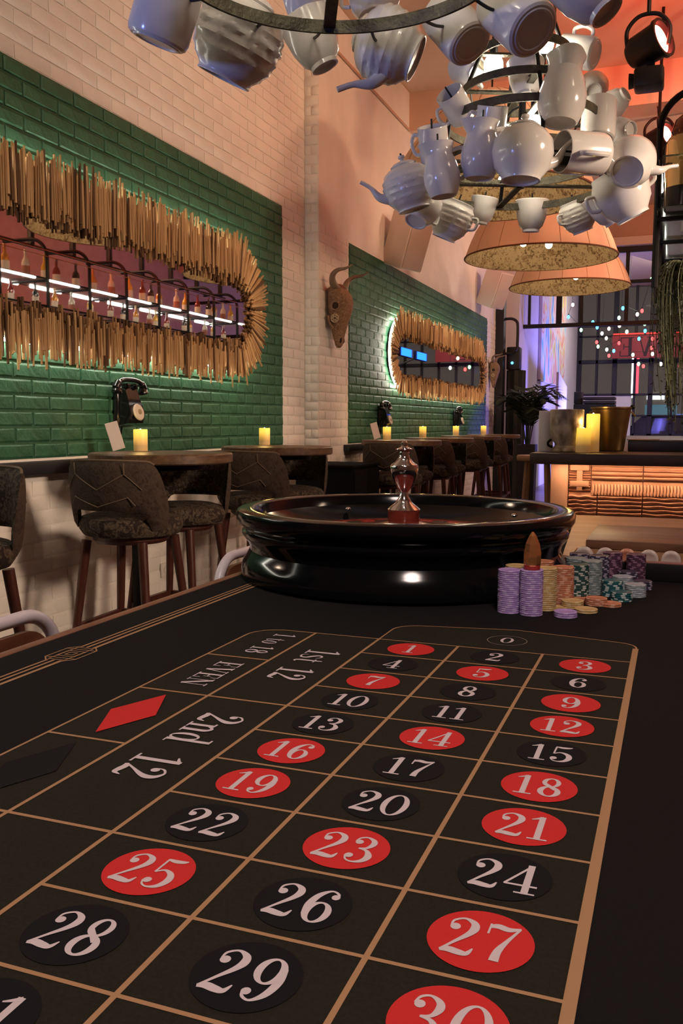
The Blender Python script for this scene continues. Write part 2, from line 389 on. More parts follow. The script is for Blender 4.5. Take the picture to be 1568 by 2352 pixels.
# border stripes with the nested diamond emblem
bl = []
for x, w in ((-.4085, .0040), (-.398, .0044), (-.3855, .0062)):
    bl += [line((x, -1.7), (x, -.292), w), line((x, -.212), (x, .58), w)]
def rect_ring(cx, cy, a, b, w): return pline([(cx-a, cy-b), (cx+a, cy-b), (cx+a, cy+b), (cx-a, cy+b), (cx-a, cy-b)], w)
for a, b in ((.026, .0245), (.014, .034), (.015, .0145), (.0065, .0065)): bl += rect_ring(-.397, -.252, a, b, .0022)
bl += pline([(-.411, -.292), (-.423, -.278), (-.423, -.226), (-.411, -.212)], .0022) + pline([(-.383, -.292), (-.371, -.278), (-.371, -.226), (-.383, -.212)], .0022)
flat('gold_border_stripes', bl, Z2, gold)
# glyphs drawn as tapering strokes: ('s', [(x, y, width)...]), ('o', cx, cy, rx, ry, irx, iry), ('b', cx, cy, r), ('r', x0, y0, x1, y1)
G = {
 '0': (.62, [('o', .31, .5, .30, .5, .165, .455)]),
 '1': (.46, [('r', .17, .0, .30, 1.0), ('r', .04, .0, .44, .05), ('s', [(.02, .84, .03), (.12, .89, .06), (.26, .98, .09)])]),
 '2': (.60, [('b', .15, .72, .088), ('s', [(.075, .74, .03), (.10, .88, .05), (.26, .975, .05), (.43, .89, .12), (.47, .74, .15), (.40, .56, .11), (.22, .30, .06), (.06, .06, .05)]),
           ('s', [(.05, .05, .07), (.18, .095, .14), (.34, .07, .14), (.48, .07, .10), (.55, .22, .025)])]),
 '3': (.60, [('b', .15, .77, .083), ('s', [(.07, .78, .03), (.13, .92, .05), (.27, .975, .05), (.42, .88, .11), (.45, .74, .13), (.37, .58, .07), (.22, .53, .04)]),
           ('s', [(.22, .53, .04), (.40, .48, .08), (.50, .28, .15), (.43, .10, .11), (.26, .022, .05), (.12, .07, .04), (.05, .22, .03)]), ('b', .13, .23, .085)]),
 '4': (.64, [('r', .36, .0, .49, 1.0), ('s', [(.44, .99, .05), (.03, .27, .05)]), ('r', .02, .245, .62, .30), ('r', .24, .0, .61, .045)]),
 '5': (.60, [('s', [(.12, .955, .06), (.28, .93, .11), (.44, .95, .09), (.52, .99, .03)]), ('s', [(.125, .97, .045), (.105, .5, .045)]),
           ('s', [(.11, .50, .04), (.26, .60, .06), (.44, .50, .12), (.50, .30, .15), (.42, .10, .11), (.25, .022, .05), (.12, .07, .04), (.05, .2, .03)]), ('b', .13, .22, .085)]),
 '6': (.62, [('s', [(.53, .80, .03), (.48, .93, .05), (.33, .978, .05), (.17, .80, .12), (.10, .5, .14), (.13, .2, .10)]), ('b', .47, .82, .078), ('o', .32, .31, .25, .31, .12, .262)]),
 '7': (.58, [('s', [(.05, .90, .08), (.18, .94, .13), (.36, .90, .12), (.55, .97, .05)]), ('s', [(.055, .98, .035), (.05, .70, .035)]), ('s', [(.54, .96, .04), (.40, .62, .07), (.29, .30, .13), (.27, .03, .16)])]),
 '8': (.60, [('o', .30, .755, .215, .245, .105, .195), ('o', .30, .275, .26, .275, .125, .22), ('s', [(.17, .66, .10), (.43, .40, .12)])]),
 't': (.34, [('s', [(.14, .82, .05), (.15, .5, .10), (.15, .15, .10), (.22, .03, .07), (.32, .08, .03)]), ('r', .02, .58, .30, .62)]),
 'o': (.52, [('o', .26, .33, .24, .34, .12, .30)]),
 's': (.42, [('s', [(.36, .52, .03), (.30, .62, .045), (.17, .645, .06), (.08, .53, .09), (.20, .36, .11), (.34, .24, .10), (.33, .08, .07), (.18, .02, .05), (.07, .06, .04), (.04, .18, .03)])]),
 'n': (.58, [('r', .09, .0, .20, .62), ('r', .01, .58, .15, .63), ('r', .01, .0, .28, .04), ('s', [(.18, .50, .05), (.30, .635, .07), (.43, .55, .11), (.44, .3, .115), (.44, .0, .115)]), ('r', .32, .0, .57, .04)]),
 'd': (.58, [('o', .24, .32, .22, .33, .11, .285), ('r', .36, .0, .47, 1.0), ('r', .27, .955, .42, 1.0), ('r', .42, .0, .57, .04)]),
 'E': (.68, [('r', .10, .0, .24, 1.0), ('r', .0, .95, .60, 1.0), ('r', .0, .0, .62, .05), ('r', .2, .48, .44, .525), ('r', .425, .36, .465, .65), ('r', .56, .72, .60, 1.0), ('r', .58, .0, .62, .30)]),
 'V': (.74, [('s', [(.14, .98, .15), (.38, .0, .13)]), ('s', [(.62, .98, .045), (.39, .0, .06)]), ('r', .0, .95, .30, 1.0), ('r', .5, .95, .74, 1.0)]),
 'N': (.82, [('r', .12, .0, .165, 1.0), ('r', .66, .0, .705, 1.0), ('s', [(.13, .98, .15), (.66, .02, .15)]), ('r', .0, .95, .24, 1.0), ('r', .0, .0, .28, .045), ('r', .55, .95, .82, 1.0)]),
 'L': (.62, [('r', .10, .0, .24, 1.0), ('r', .0, .95, .34, 1.0), ('r', .0, .0, .56, .05), ('r', .52, .0, .56, .3)]),
 'O': (.74, [('o', .37, .5, .36, .5, .20, .455)]),
 ' ': (.28, []),
}
G['9'] = (.62, [(('s', [(.62 - x, 1 - y, w) for x, y, w in e[1]]) if e[0] == 's' else ('b', .62 - e[1], 1 - e[2], e[3]) if e[0] == 'b' else ('o', .62 - e[1], 1 - e[2], *e[3:])) for e in G['6'][1]])
def glyph_polys(ch):
    out = []
    for ke, e in enumerate(G[ch][1]):
        n0 = len(out)
        glyph_element(e, out)
        for q in range(n0, len(out)): out[q] = (out[q], ke*4.1e-5 + (q - n0)*2e-6)
    return out
def glyph_element(e, out):
    if True:
        if e[0] == 'r': out.append([(e[1], e[2]), (e[3], e[2]), (e[3], e[4]), (e[1], e[4])])
        elif e[0] == 'b': out.append([(e[1] + e[3]*math.cos(2*PI*i/14), e[2] + e[3]*math.sin(2*PI*i/14)) for i in range(14)])
        elif e[0] == 'o':
            n = 32
            for i in range(n):
                a, b = 2*PI*i/n, 2*PI*(i+1)/n
                out.append([(e[1]+e[5]*math.cos(a), e[2]+e[6]*math.sin(a)), (e[1]+e[3]*math.cos(a), e[2]+e[4]*math.sin(a)),
                            (e[1]+e[3]*math.cos(b), e[2]+e[4]*math.sin(b)), (e[1]+e[5]*math.cos(b), e[2]+e[6]*math.sin(b))])
        else:
            P = catmull(e[1], 7) if len(e[1]) > 2 else e[1]
            L, R = [], []
            for i, (x, y, w) in enumerate(P):
                a, b = P[max(i-1, 0)], P[min(i+1, len(P)-1)]; d = Vector((b[0]-a[0], b[1]-a[1])); d.normalize()
                L.append((x - d.y*w/2, y + d.x*w/2)); R.append((x + d.y*w/2, y - d.x*w/2))
            for i in range(len(P) - 1): out.append([R[i], R[i+1], L[i+1], L[i]])
def text_polys(s, h, center, right=(1, 0), stretch=1.0, gap=0.05, mirror=False):
    up = (-right[1], right[0]); tot = sum(G[c][0] + gap for c in s) - gap; x = -tot / 2; out = []
    for c in s:
        for p, dz in glyph_polys(c):
            q = []
            for px, py in p:
                a = (x + (G[c][0] - px if mirror else px)) * h * stretch; b = (py - 0.5) * h
                q.append((center[0] + right[0]*a + up[0]*b, center[1] + right[1]*a + up[1]*b))
            if sum(q[i-1][0]*q[i][1] - q[i][0]*q[i-1][1] for i in range(len(q))) < 0: q = q[::-1]
            out.append(q + [dz])
        x += G[c][0] + gap
    return out
REDS = {1, 3, 5, 7, 9, 12, 14, 16, 18, 19, 21, 23, 25, 27, 30, 32, 34, 36}
circ = [(math.cos(2*PI*i/48), math.sin(2*PI*i/48)) for i in range(48)]
for n in range(1, 37):
    c, r = (n - 1) % 3, (n - 1) // 3
    X, Y = (c + .5) * CW + 0.001, -(r + .5) * RH
    if n in REDS: flat('red_number_spot', [[(X + .0355*a, Y + .0355*b) for a, b in circ]], Z3, red_print)
    else: flat('black_number_spot', [[(X + .0355*a, Y + .0355*b) for a, b in circ]], Z3, blk_print)
    flat('printed_number', text_polys(str(n), 0.0445, (X, Y), stretch=0.92), Z4, wht_print)
ZX, ZY = 0.192, 0.062
ring = [[(ZX + a*r1, ZY + b*r1) for a, b, r1 in ((circ[i][0], circ[i][1], .030), (circ[i][0], circ[i][1], .0315), (circ[(i+1) % 48][0], circ[(i+1) % 48][1], .0315), (circ[(i+1) % 48][0], circ[(i+1) % 48][1], .030))] for i in range(48)]
flat('zero_ring', ring, Z3, mat('grey_print', (0.16, 0.13, 0.11), 0.9))
flat('printed_number', text_polys('0', 0.034, (ZX, ZY)), Z4, wht_print)
dn = (0, -1)
XDm, XOm = XD / 2 + .004, (XD + XO) / 2
for wd_, hh, cc in (('1st', .052, (XDm, -1.52*RH)), ('12', .052, (XDm, -2.60*RH)), ('2nd', .054, (XDm, -5.20*RH)), ('12', .054, (XDm, -6.52*RH)),
                    ('1', .036, (XOm + .012, -.42*RH)), ('to', .036, (XOm + .012, -.86*RH)), ('18', .036, (XOm + .012, -1.48*RH)), ('EVEN', .038, (XOm + .008, -3*RH))):
    flat('printed_word', text_polys(wd_, hh, cc, dn, 1.0), Z4, wht_print)
for r, m in ((5, red_print), (7, blk_print)):
    flat('printed_diamond', [[(XOm - .031, -r*RH), (XOm, -r*RH - .073), (XOm + .031, -r*RH), (XOm, -r*RH + .073)]], Z4, m)

# ------------------------------------------------------------------ roulette wheel
wheel = thing('roulette_spinner', (-0.140, 0.600, TZ + 0.0014), 'glossy black roulette wheel bowl with polished metal turret on the felt table', 'roulette wheel')
prof = [(0, 0), (.352, 0), (.364, .006), (.366, .020), (.363, .036), (.353, .050), (.346, .064), (.349, .078), (.358, .090), (.3635, .098), (.3635, .104), (.357, .108), (.3585, .113),
        (.370, .121), (.3755, .131), (.3765, .142), (.3735, .150), (.366, .1535), (.344, .1535), (.337, .151), (.333, .144), (.328, .128), (.285, .098), (.25, .09), (0, .09)]
MB().lathe(prof, 96).build('bowl', black_gloss, wheel)
MB().lathe([(.250, .0905), (.250, .100), (.232, .101), (.228, .094), (.19, .094), (.186, .100), (.12, .106), (.05, .117), (.036, .120), (.036, .145), (0, .145)], 72).build('rotor', mat('rotor_red_wood', (0.12, 0.018, 0.012), 0.15, col2=(0.20, 0.035, 0.02), vscale=12, stretch=(1, 6, 6), coat=0.5), wheel)
pk_r, pk_b = mat('pocket_red', (0.35, 0.01, 0.01), 0.3), mat('pocket_black', (0.01, 0.01, 0.01), 0.3)
for i in range(37):
    a = 2*PI*i/37; b = a + 2*PI/37*.86
    q = [(r*math.cos(t), r*math.sin(t), z) for r, z in ((.192, .0945), (.227, .0945)) for t in (a, b)]
    MB().add([q[0], q[2], q[3], q[1]] + [(x, y, z + .004) for x, y, z in (q[0], q[2], q[3], q[1])], [(3,2,1,0),(4,5,6,7),(0,1,5,4),(1,2,6,5),(2,3,7,6),(3,0,4,7)]).build('pocket', pk_r if i % 2 else pk_b, wheel, 0)
tur = MB().lathe([(0, .143), (.036, .143), (.037, .147), (.031, .153), (.019, .162), (.0105, .176), (.009, .186), (.013, .191), (.020, .203), (.0285, .221), (.0315, .236), (.0315, .243), (.0305, .246),
                  (.029, .248), (.020, .254), (.0125, .264), (.0105, .270), (.0115, .2735), (.0105, .277), (.014, .279), (.0195, .2815), (.0185, .2835), (.010, .286), (.0075, .289), (.008, .292), (.0075, .297), (.004, .3005), (0, .3015)], 48)
tur.build('turret', chrome, wheel)
for i in range(4):
    a = PI/4 + i*PI/2
    MB().sphere((.30*math.cos(a), .30*math.sin(a), .121), .008, 10, 6, (1, 1, .6)).build('deflector', chrome, wheel)

# ------------------------------------------------------------------ poker chips
CR, CT = 0.0205, 0.0036
def chip_mesh(name, m):
    return MB().lathe([(0, 0), (CR - .0008, 0), (CR, .0006), (CR, CT - .0010), (CR - .0008, CT - .0004), (CR*.72, CT - .0004), (CR*.70, CT - .0007), (0, CT - .0007)], 28).mesh(name, m, 40)
CH = {}
for k, c, s_ in (('lilac', (.36, .23, .52), (.48, .36, .62)), ('yellow', (.50, .33, .14), (.58, .44, .24)), ('orange', (.46, .17, .09), (.60, .33, .22)), ('dark green', (.02, .06, .055), (.40, .42, .38)),
                ('grey', (.17, .21, .22), (.32, .36, .36)), ('navy', (.035, .03, .06), (.34, .30, .38)), ('purple', (.075, .025, .06), (.26, .13, .20)), ('teal', (.01, .085, .10), (.45, .50, .50)),
                ('pale blue', (.27, .31, .36), (.42, .46, .50)), ('cream', (.50, .40, .36), (.62, .52, .46))):
    CH[k] = chip_mesh('poker_chip', chipmat('chip_' + k.replace(' ', '_'), c, s_))
FACE = {'dark green': 'grey', 'navy': 'lilac', 'purple': 'orange', 'teal': 'cream', 'pale blue': 'cream', 'grey': 'cream'}
# (front base contact point, chips, colour, where)
STACKS = [
 ((0.1559, 0.2592, 0.8), 22, 'lilac', 'in the tall stack beside the amber crystal marker'),
 ((0.1966, 0.252, 0.8), 23, 'lilac', 'in the tall stack under the amber crystal marker'),
 ((0.2143, 0.306, 0.8), 22, 'yellow', 'in the tall stack between lilac and orange stacks'),
 ((0.2381, 0.3736, 0.8), 20, 'orange', 'in the tall stack in front of the dark green one'),
 ((0.2605, 0.4356, 0.8), 19, 'dark green', 'in the tall stack behind the orange one'),
 ((0.2806, 0.4951, 0.8), 19, 'grey', 'in the tall stack next to the dark green one'),
 ((0.3129, 0.4888, 0.8), 9, 'teal', 'in the short spotted stack before the purple stacks'),
 ((0.3417, 0.4451, 0.8), 5, 'teal', 'in the lowest spotted stack in front'),
 ((0.3365, 0.5667, 0.8), 8, 'pale blue', 'in the short stack behind the teal stack'),
 ((0.3648, 0.4999, 0.8), 7, 'pale blue', 'in the short stack at the outer corner of the pile'),
 ((0.3443, 0.6327, 0.8), 8, 'navy', 'in the short stack leaning on the purple stacks'),
 ((0.3748, 0.587, 0.8), 5, 'navy', 'in the low stack beside the purple stacks'),
 ((0.1592, 0.3129, 0.8), 22, 'yellow', 'in the stack hidden behind the lilac stacks'),
 ((0.2061, 0.3828, 0.8), 22, 'orange', 'in the stack behind the yellow stack'),
 ((0.2886, 0.5734, 0.8), 19, 'navy', 'in the tall stack behind the grey one'),
 ((0.3193, 0.6502, 0.8), 18, 'purple', 'in the tall spotted stack before the chip tray'),
 ((0.3576, 0.6709, 0.8), 17, 'purple', 'in the tall spotted stack at the end of its row'),
 ((0.2465, 0.521, 0.8), 19, 'grey', 'in the stack behind the dark green one'),
 ((0.2466, 0.5885, 0.8), 19, 'navy', 'in the tall stack behind the two grey stacks'),
]
nchip = [0]
back_chips = MB()
def place_chip(col, x, y, z, label, group, rot=None):
    nchip[0] += 1
    o = obj('poker_chip', CH[col]); o.location = (x, y, z)
    o.rotation_euler = rot or (0, 0, random.uniform(0, 6.28))
    tag(o, label, 'poker chip', group)
    return o
placed = []
for (bx, by, bz), n, colr, where in STACKS:
    x, y = bx, by + CR
    for k in range(12):       # keep neighbours from clipping
        for (qx, qy) in placed:
            d = math.hypot(x - qx, y - qy)
            if 1e-6 < d < 2*CR + .0006: x += (x - qx)/d*(2*CR + .0008 - d); y += (y - qy)/d*(2*CR + .0008 - d)
    placed.append((x, y))
    for k in range(n):
        if 'hidden' in where or 'behind the yellow' in where or 'behind the two grey' in where or where == 'in the stack behind the dark green one':
            if k < n - 6:
                me = CH['navy']; back_chips.add([v.co for v in me.vertices], [tuple(p.vertices) for p in me.polygons], Matrix.Translation((x, y, TZ + .0003 + k*CT)))
                continue
        place_chip(colr, x + random.uniform(-.0003, .0003), y + random.uniform(-.0003, .0003), TZ + .0003 + k*CT, colr + ' poker chip ' + where, colr + ' chips ' + where)
o = back_chips.build('poker_chip_columns', chipmat('chip_navy', (.035, .03, .06), (.34, .30, .38)))
tag(o, 'lower chips of the stacks hidden behind the front stacks', 'poker chips'); o['kind'] = 'stuff'
def chip_pile(px, n, colr, label, z0=0):
    for k in range(n): place_chip(colr, px[0], px[1] + CR, TZ + .0003 + z0 + k*CT, label, None if n == 1 else label)
chip_pile((0.2572, 0.257, 0.8), 3, 'lilac', 'lilac poker chip in the low loose pile before the stacks')
chip_pile((0.2878, 0.3111, 0.8), 2, 'yellow', 'yellow poker chip in the flat pair beside the loose lilac chips')
chip_pile((0.2597, 0.3442, 0.8), 4, 'yellow', 'yellow poker chip in the small loose pile of four')
chip_pile((0.2319, 0.321, 0.8), 1, 'yellow', 'single yellow poker chip lying behind the loose lilac chips')
chip_pile((0.2991, 0.3848, 0.8), 4, 'orange', 'orange poker chip in the small loose pile of four')
chip_pile((0.3251, 0.3825, 0.8), 2, 'orange', 'orange poker chip in the flat pair near the teal chips')
chip_pile((0.2729, 0.4091, 0.8), 2, 'orange', 'orange poker chip in the flat pair behind the loose yellow pile')
# amber marker
mk = thing('win_marker', (placed[1][0], placed[1][1], TZ + .0004 + 23*CT), 'amber faceted crystal win marker standing on a lilac chip stack', 'marker')
MB().lathe([(0, .006), (.0135, .006), (.0155, .010), (.0155, .030), (.0125, .046), (.0065, .060), (.0022, .066), (0, .067)], 7).build('crystal', mat('amber_crystal', (0.62, 0.26, 0.10), 0.06, 0.75, coat=0.5), mk, 10)
MB().lathe([(0, 0), (.0145, 0), (.0145, .006), (0, .006)], 24).build('foot', mat('red_foot', (0.30, 0.03, 0.03), 0.3), mk)

# ------------------------------------------------------------------ dealer chip tray box with lid
deck_wood = mat('deck_wood', (0.30, 0.15, 0.075), 0.4, col2=(0.40, 0.21, 0.11), vscale=5, stretch=(1, 7, 7), bump=0.05)
lid_wood = mat('lid_wood', (0.11, 0.048, 0.026), 0.38, col2=(0.19, 0.09, 0.05), vscale=5, stretch=(1.2, 8, 8))
box_ = thing('dealer_tray_box', (0.6, 0.713, TZ + .0004), 'low wooden dealer box with chip slots at the far end of the felt table', 'chip tray')
def bp_(mb, n, m, sm=35):
    o = mb.build(n, m, box_, sm); o.location = (-0.6, -0.713, -TZ); return o
bx0, bx1, by0, by1, bz1 = 0.198, 1.0, 0.713, 1.66, 0.8435
bp_(MB().rbox((bx0, by0, TZ), (bx1, by0 + .012, bz1 - .004), .002), 'front_panel', mat('tray_black', (0.008, 0.007, 0.008), 0.4))
bp_(MB().rbox((bx0 - .004, by0, bz1 - .006), (bx1, by0 + .014, bz1 - .001), .002), 'front_lip', mat('tray_lip', (0.28, 0.12, 0.10), 0.4))
bp_(MB().prism([(bx0, by0 + .0142), (bx0 + .018, by0 + .0142), (bx0 + .018, .8598), (bx0 - .010, .8598)], TZ, bz1), 'side_panel', deck_wood, 0)
bp_(MB().prism([(bx0 - .010, .860), (bx1, .860), (bx1, by1), (bx0 - .066, by1)], TZ, bz1), 'deck', deck_wood, 0)
bp_(MB().box((bx0 + .008, by0 + .012, TZ), (bx1, .8595, TZ + .010)), 'tray_floor', lid_wood, 0)
for i in range(17):
    x = 0.218 + i*.0465
    bp_(MB().rbox((x, by0 + .013, TZ + .010), (x + .003, .858, bz1 - .008), .001, 1), 'slot_divider', deck_wood)
lid = tag(MB().rbox((0.236, 0.862, bz1 + .0008), (0.98, 1.20, bz1 + .0225), .003).build('tray_lid', lid_wood), 'dark brown wooden lid board lying across the dealer chip tray', 'lid')
names = ['cream', 'cream', 'orange', 'cream', 'cream', 'grey', 'pale blue', 'cream']
cnt = 0
for i in range(8):
    x = 0.218 + .0015 + .0465*(i + .5) 
    for k in range(4):
        o = place_chip(names[i], x, by0 + .020 + k*.0092, TZ + .010 + CR + .012, names[i] + ' poker chip standing on edge in the dealer tray', names[i] + ' chips racked in the dealer tray', (PI/2 - .0, 0, 0))

# ------------------------------------------------------------------ white tube chairs beside the table
white_tube = mat('white_tube', (0.62, 0.56, 0.60), 0.3)
chair_wood = mat('chair_back_wood', (0.13, 0.045, 0.022), 0.4, col2=(0.20, 0.08, 0.04), vscale=6, stretch=(6, 1, 6))
def round_rect(y0, y1, z0, z1, r, x, top_only=False):
    pts = [(x, y0, z0), (x, y0, z1 - r)]
    pts += [(x, y0 + r - r*math.cos(t), z1 - r + r*math.sin(t)) for t in [PI/2*i/8 for i in range(1, 9)]]
    pts += [(x, y1 - r + r*math.sin(t), z1 - r + r*math.cos(t)) for t in [PI/2*i/8 for i in range(0, 9)]]
    return pts + [(x, y1, z0)]
def tube_chair(yc, label, dz=0.0):
    t = thing('tube_chair', (-0.60, yc, 0), label, 'chair', 'white tube chairs along the table')
    h = .813 + dz
    MB().tube(round_rect(-.205, .205, .44, h - .0125, .085, -.03), .0125, 12).build('back_frame', white_tube, t)
    p = round_rect(-.185, .185, .60, h - .038, .065, -.03)
    n = len(p); mb = MB(); vs = [(x - .006, y, z) for x, y, z in p] + [(x + .006, y, z) for x, y, z in p]
    mb.add(vs, [tuple(range(n)), tuple(range(n, 2*n))[::-1]] + [(i, i + n, (i+1) % n + n, (i+1) % n) for i in range(n)]).build('back_panel', chair_wood, t, 30)
    MB().rbox((-.02, -.20, .44), (.36, .20, .465), .01).build('seat', chair_wood, t)
    for sx, sy in ((-.03, -.195), (-.03, .195), (.34, -.195), (.34, .195)):
        MB().tube([(sx, sy, .44), (sx * 1.15 - .01, sy * 1.05, 0.012), (sx * 1.15 - .01, sy * 1.05, 0)], .0125, 10).build('leg', white_tube, t)
    return t
tube_chair(-.20, 'white tube chair with brown wooden back beside the printed red diamond')
tube_chair(.83, 'white tube chair with brown wooden back beside the roulette wheel')

# ------------------------------------------------------------------ bar tables along the wall
def bar_table(yc, xc, label, zt=1.0):
    t = thing('bar_table', (xc, yc, 0), label, 'bar table', 'round bar tables along the brick wall')
    MB().lathe([(0, zt - .046), (.322, zt - .046), (.330, zt - .040), (.330, zt - .006), (.324, zt), (0, zt)], 56).build('table_top', wood_top, t, 30)
    MB().lathe([(0, zt - .075), (.20, zt - .075), (.20, zt - .0465), (0, zt - .0465)], 32).build('under_plate', black_metal, t)
    MB().rbox((-.135, -.055, .012), (-.09, -.01, zt - .0755), .003).build('leg', black_metal, t)
    MB().rbox((-.30, -.22, 0), (.10, .16, .012), .003).build('foot_plate', black_metal, t)
    for s_ in (-1, 1): MB().tube([(-.112, -.033 + s_*.024, zt - .24), (-.112, -.033 + s_*.17, zt - .078)], .006, 8).build('brace', black_metal, t)
    return t
fabric = voromat('tapestry_fabric', [(.008, .005, .004), (.026, .016, .011), (.050, .034, .022), (.10, .074, .050), (.022, .013, .009)], 26, 0.85, 0.35)
fabric_q = voromat('quilted_fabric', [(.015, .008, .006), (.030, .017, .012), (.038, .023, .016), (.052, .034, .024)], 34, 0.8, 0.2)
piping = mat('piping', (0.15, 0.105, 0.07), 0.7)
def stool_back(R, Zl, Zt, th, name, m, par, inner):
    # a curved shell; angle 0 is the middle of the back (-y side); arch cut out above the seat
    A = 1.30; na, nz = 36, 10; vs = []; fs = []
    def zlow(a):
        t = abs(a) / A
        return .775 - .085 * max(0, min(1, (t - .52) / .20)) ** 1.5 + (0 if t < .72 else .0)
    def ztop(a): t = abs(a) / A; return Zt - .015*t*t - .19 * max(0, (t - .62) / .38) ** 2.2
    for i in range(na + 1):
        a = -A + 2*A*i/na
        for k in range(nz + 1):
            z = zlow(a) + (max(ztop(a), zlow(a) + .03) - zlow(a)) * k / nz
            f = (z - .69) / .30; rr = R * (0.93 + .09 * f)
            edge = math.sin(PI * k / nz) ** .35 * (math.sin(PI * i / na) ** .3 if 0 < i < na else 0)
            d = th/2 * edge
            vs.append((( rr + d) * 1.02 * math.sin(a), -(rr + d) * math.cos(a), z))
            vs.append((( rr - d) * 1.02 * math.sin(a), -(rr - d) * math.cos(a), z))
    W_ = 2 * (nz + 1); fo = []; fi = []
    for i in range(na):
        for k in range(nz):
            p, q = i*W_ + 2*k, (i+1)*W_ + 2*k
            fo.append((p, q, q + 2, p + 2)); fi.append((p + 1, p + 3, q + 3, q + 1))
    return vs, fo, fi, zlow, ztop
def make_stool():
    t = thing('bar_stool', (0, 0, 0), 'x', 'bar stool', 'tapestry bar stools at the wall tables')
    vs, fo, fi, zl, zt = stool_back(.235, .79, .985, .05, '', None, t, 0)
    b = MB().add(vs, fi); b.add(vs, fo)
    me = MB().add(vs, fi + fo).mesh('backrest', fabric, 60); me.materials.append(fabric_q)
    for i, p in enumerate(me.polygons): p.material_index = 0 if i < len(fi) else 1
    back = obj('backrest', me, t)
    # quilting seams on the outside
    def on(a, z): f = (z - .69) / .30; rr = .235 * (0.93 + .09*f) + .0255; return (rr*1.02*math.sin(a), -rr*math.cos(a), z)
    for pa in ([(-.45, .975), (-.45, .93), (0, .865), (.45, .93), (.45, .975)], [(-.45, .93), (-.72, .865)], [(.45, .93), (.72, .865)], [(-.62, .80), (-.5, .835), (0, .795)], [(.62, .80), (.5, .835), (0, .795)]):
        P = []
        for i in range(len(pa) - 1):
            for k in range(5): u_ = k/5; P.append(on(pa[i][0] + (pa[i+1][0]-pa[i][0])*u_, pa[i][1] + (pa[i+1][1]-pa[i][1])*u_))
        P.append(on(*pa[-1])); MB().tube(P, .0022, 5).build('seam_piping', piping, back)
    P = [( (.235*1.02)*1.02*math.sin(a), -(.235*1.02)*math.cos(a), zt(a) + .001) for a in [-.95 + 1.9*i/24 for i in range(25)]]
    MB().tube(P, .005, 6).build('top_piping', piping, back)
    MB().lathe([(0, .655), (.17, .655), (.205, .662), (.222, .685), (.224, .71), (.212, .735), (.17, .748), (.08, .755), (0, .756)], 40, Matrix.Diagonal((1.0, 1.0, 1, 1)), lambda a, z, k: 1 + .03*math.cos(4*a)).build('seat', fabric, t)
    MB().lathe([(0, .625), (.15, .625), (.165, .64), (.165, .656), (0, .656)], 28).build('seat_base', dark_leg, t)
    for sx in (-1, 1):
        for sy in (-1, 1):
            MB().tube([(sx*.135, sy*.135, .64), (sx*.165, sy*.165, .33), (sx*.20, sy*.20, 0)], [.021, .018, .011], 12).build('leg', dark_leg, t)
    for a, b in (((-1,-1),(1,-1)), ((1,-1),(1,1)), ((1,1),(-1,1)), ((-1,1),(-1,-1))):
        p, q = Vector((a[0]*.172, a[1]*.172, .265)), Vector((b[0]*.172, b[1]*.172, .265))
        d = (q - p).normalized(); n = Vector((-d.y, d.x, 0)) * .011
        m = MB(); v = [p - n + Vector((0,0,-.014)), p + n + Vector((0,0,-.014)), q + n + Vector((0,0,-.014)), q - n + Vector((0,0,-.014))]
        m.add(v + [x + Vector((0,0,.028)) for x in v], [(0,1,2,3)[::-1], (4,5,6,7), (0,1,5,4), (1,2,6,5), (2,3,7,6), (3,0,4,7)]).build('foot_rail', dark_leg, t, 0)
    return t
stool0 = make_stool()
used = [False]
def stool(x, y, facing, label):
    o = copy_tree(stool0) if used[0] else stool0
    used[0] = True
    o.location = (x, y, 0); o.rotation_euler = (0, 0, {'far': 0, 'near': PI}[facing] + random.uniform(-.06, .06)); o['label'] = label
    return o
TBL = [ (1.02, -1.81, 'x'), (2.26, -1.81, 'the card and candle table under the telephone'), (3.50, -1.79, 'the single candle table before the white wall step'),
        (5.72, -1.69, 'the table beside the low black cabinet'), (6.95, -1.69, 'the second table from the black cabinet'), (8.35, -1.69, 'the third table from the black cabinet'), (9.62, -1.69, 'the last table before the glass partition') ]
TL = ['', 'round brown bar table carrying a leaning card and candle under a telephone', 'round brown bar table with one candle before the white wall step', 'round brown bar table beside the low black cabinet',
      'second round brown bar table from the black cabinet', 'third round brown bar table from the black cabinet', 'last round brown bar table before the glass partition']
for i, (yc_, xc_, nm) in enumerate(TBL):
    if i > 0: bar_table(yc_, xc_, TL[i])
    if i > 0: stool(xc_ + .03, yc_ - .30, 'far', 'bar stool showing its quilted back at ' + nm)
    stool(xc_ - .01, yc_ + .17 if i else .95, 'near', 'bar stool showing its padded seat at ' + nm if i else 'bar stool with padded seat standing apart below the large mirror')

# ------------------------------------------------------------------ candles
def wax_mat():
    m = bpy.data.materials.new('glowing_wax'); m.use_nodes = True; nt = m.node_tree; N = nt.nodes; Lk = nt.links; b = N['Principled BSDF']
    b.inputs['Base Color'].default_value = (0.72, 0.50, 0.22, 1); b.inputs['Roughness'].default_value = 0.45
    tc = N.new('ShaderNodeTexCoord'); sp = N.new('ShaderNodeSeparateXYZ'); Lk.new(tc.outputs['Generated'], sp.inputs[0])
    rp = N.new('ShaderNodeValToRGB'); e = rp.color_ramp.elements; e[0].position = .25; e[0].color = (.10, .05, .015, 1); e[1].position = .85; e[1].color = (1, .62, .06, 1)
    x = e.new(.5); x.color = (.45, .24, .03, 1)
    Lk.new(sp.outputs[2], rp.inputs[0]); Lk.new(rp.outputs[0], b.inputs['Emission Color']); b.inputs['Emission Strength'].default_value = 1.15
    return m
wax = wax_mat(); flame_m = emat('led_flame', (1, .85, .45), 14)
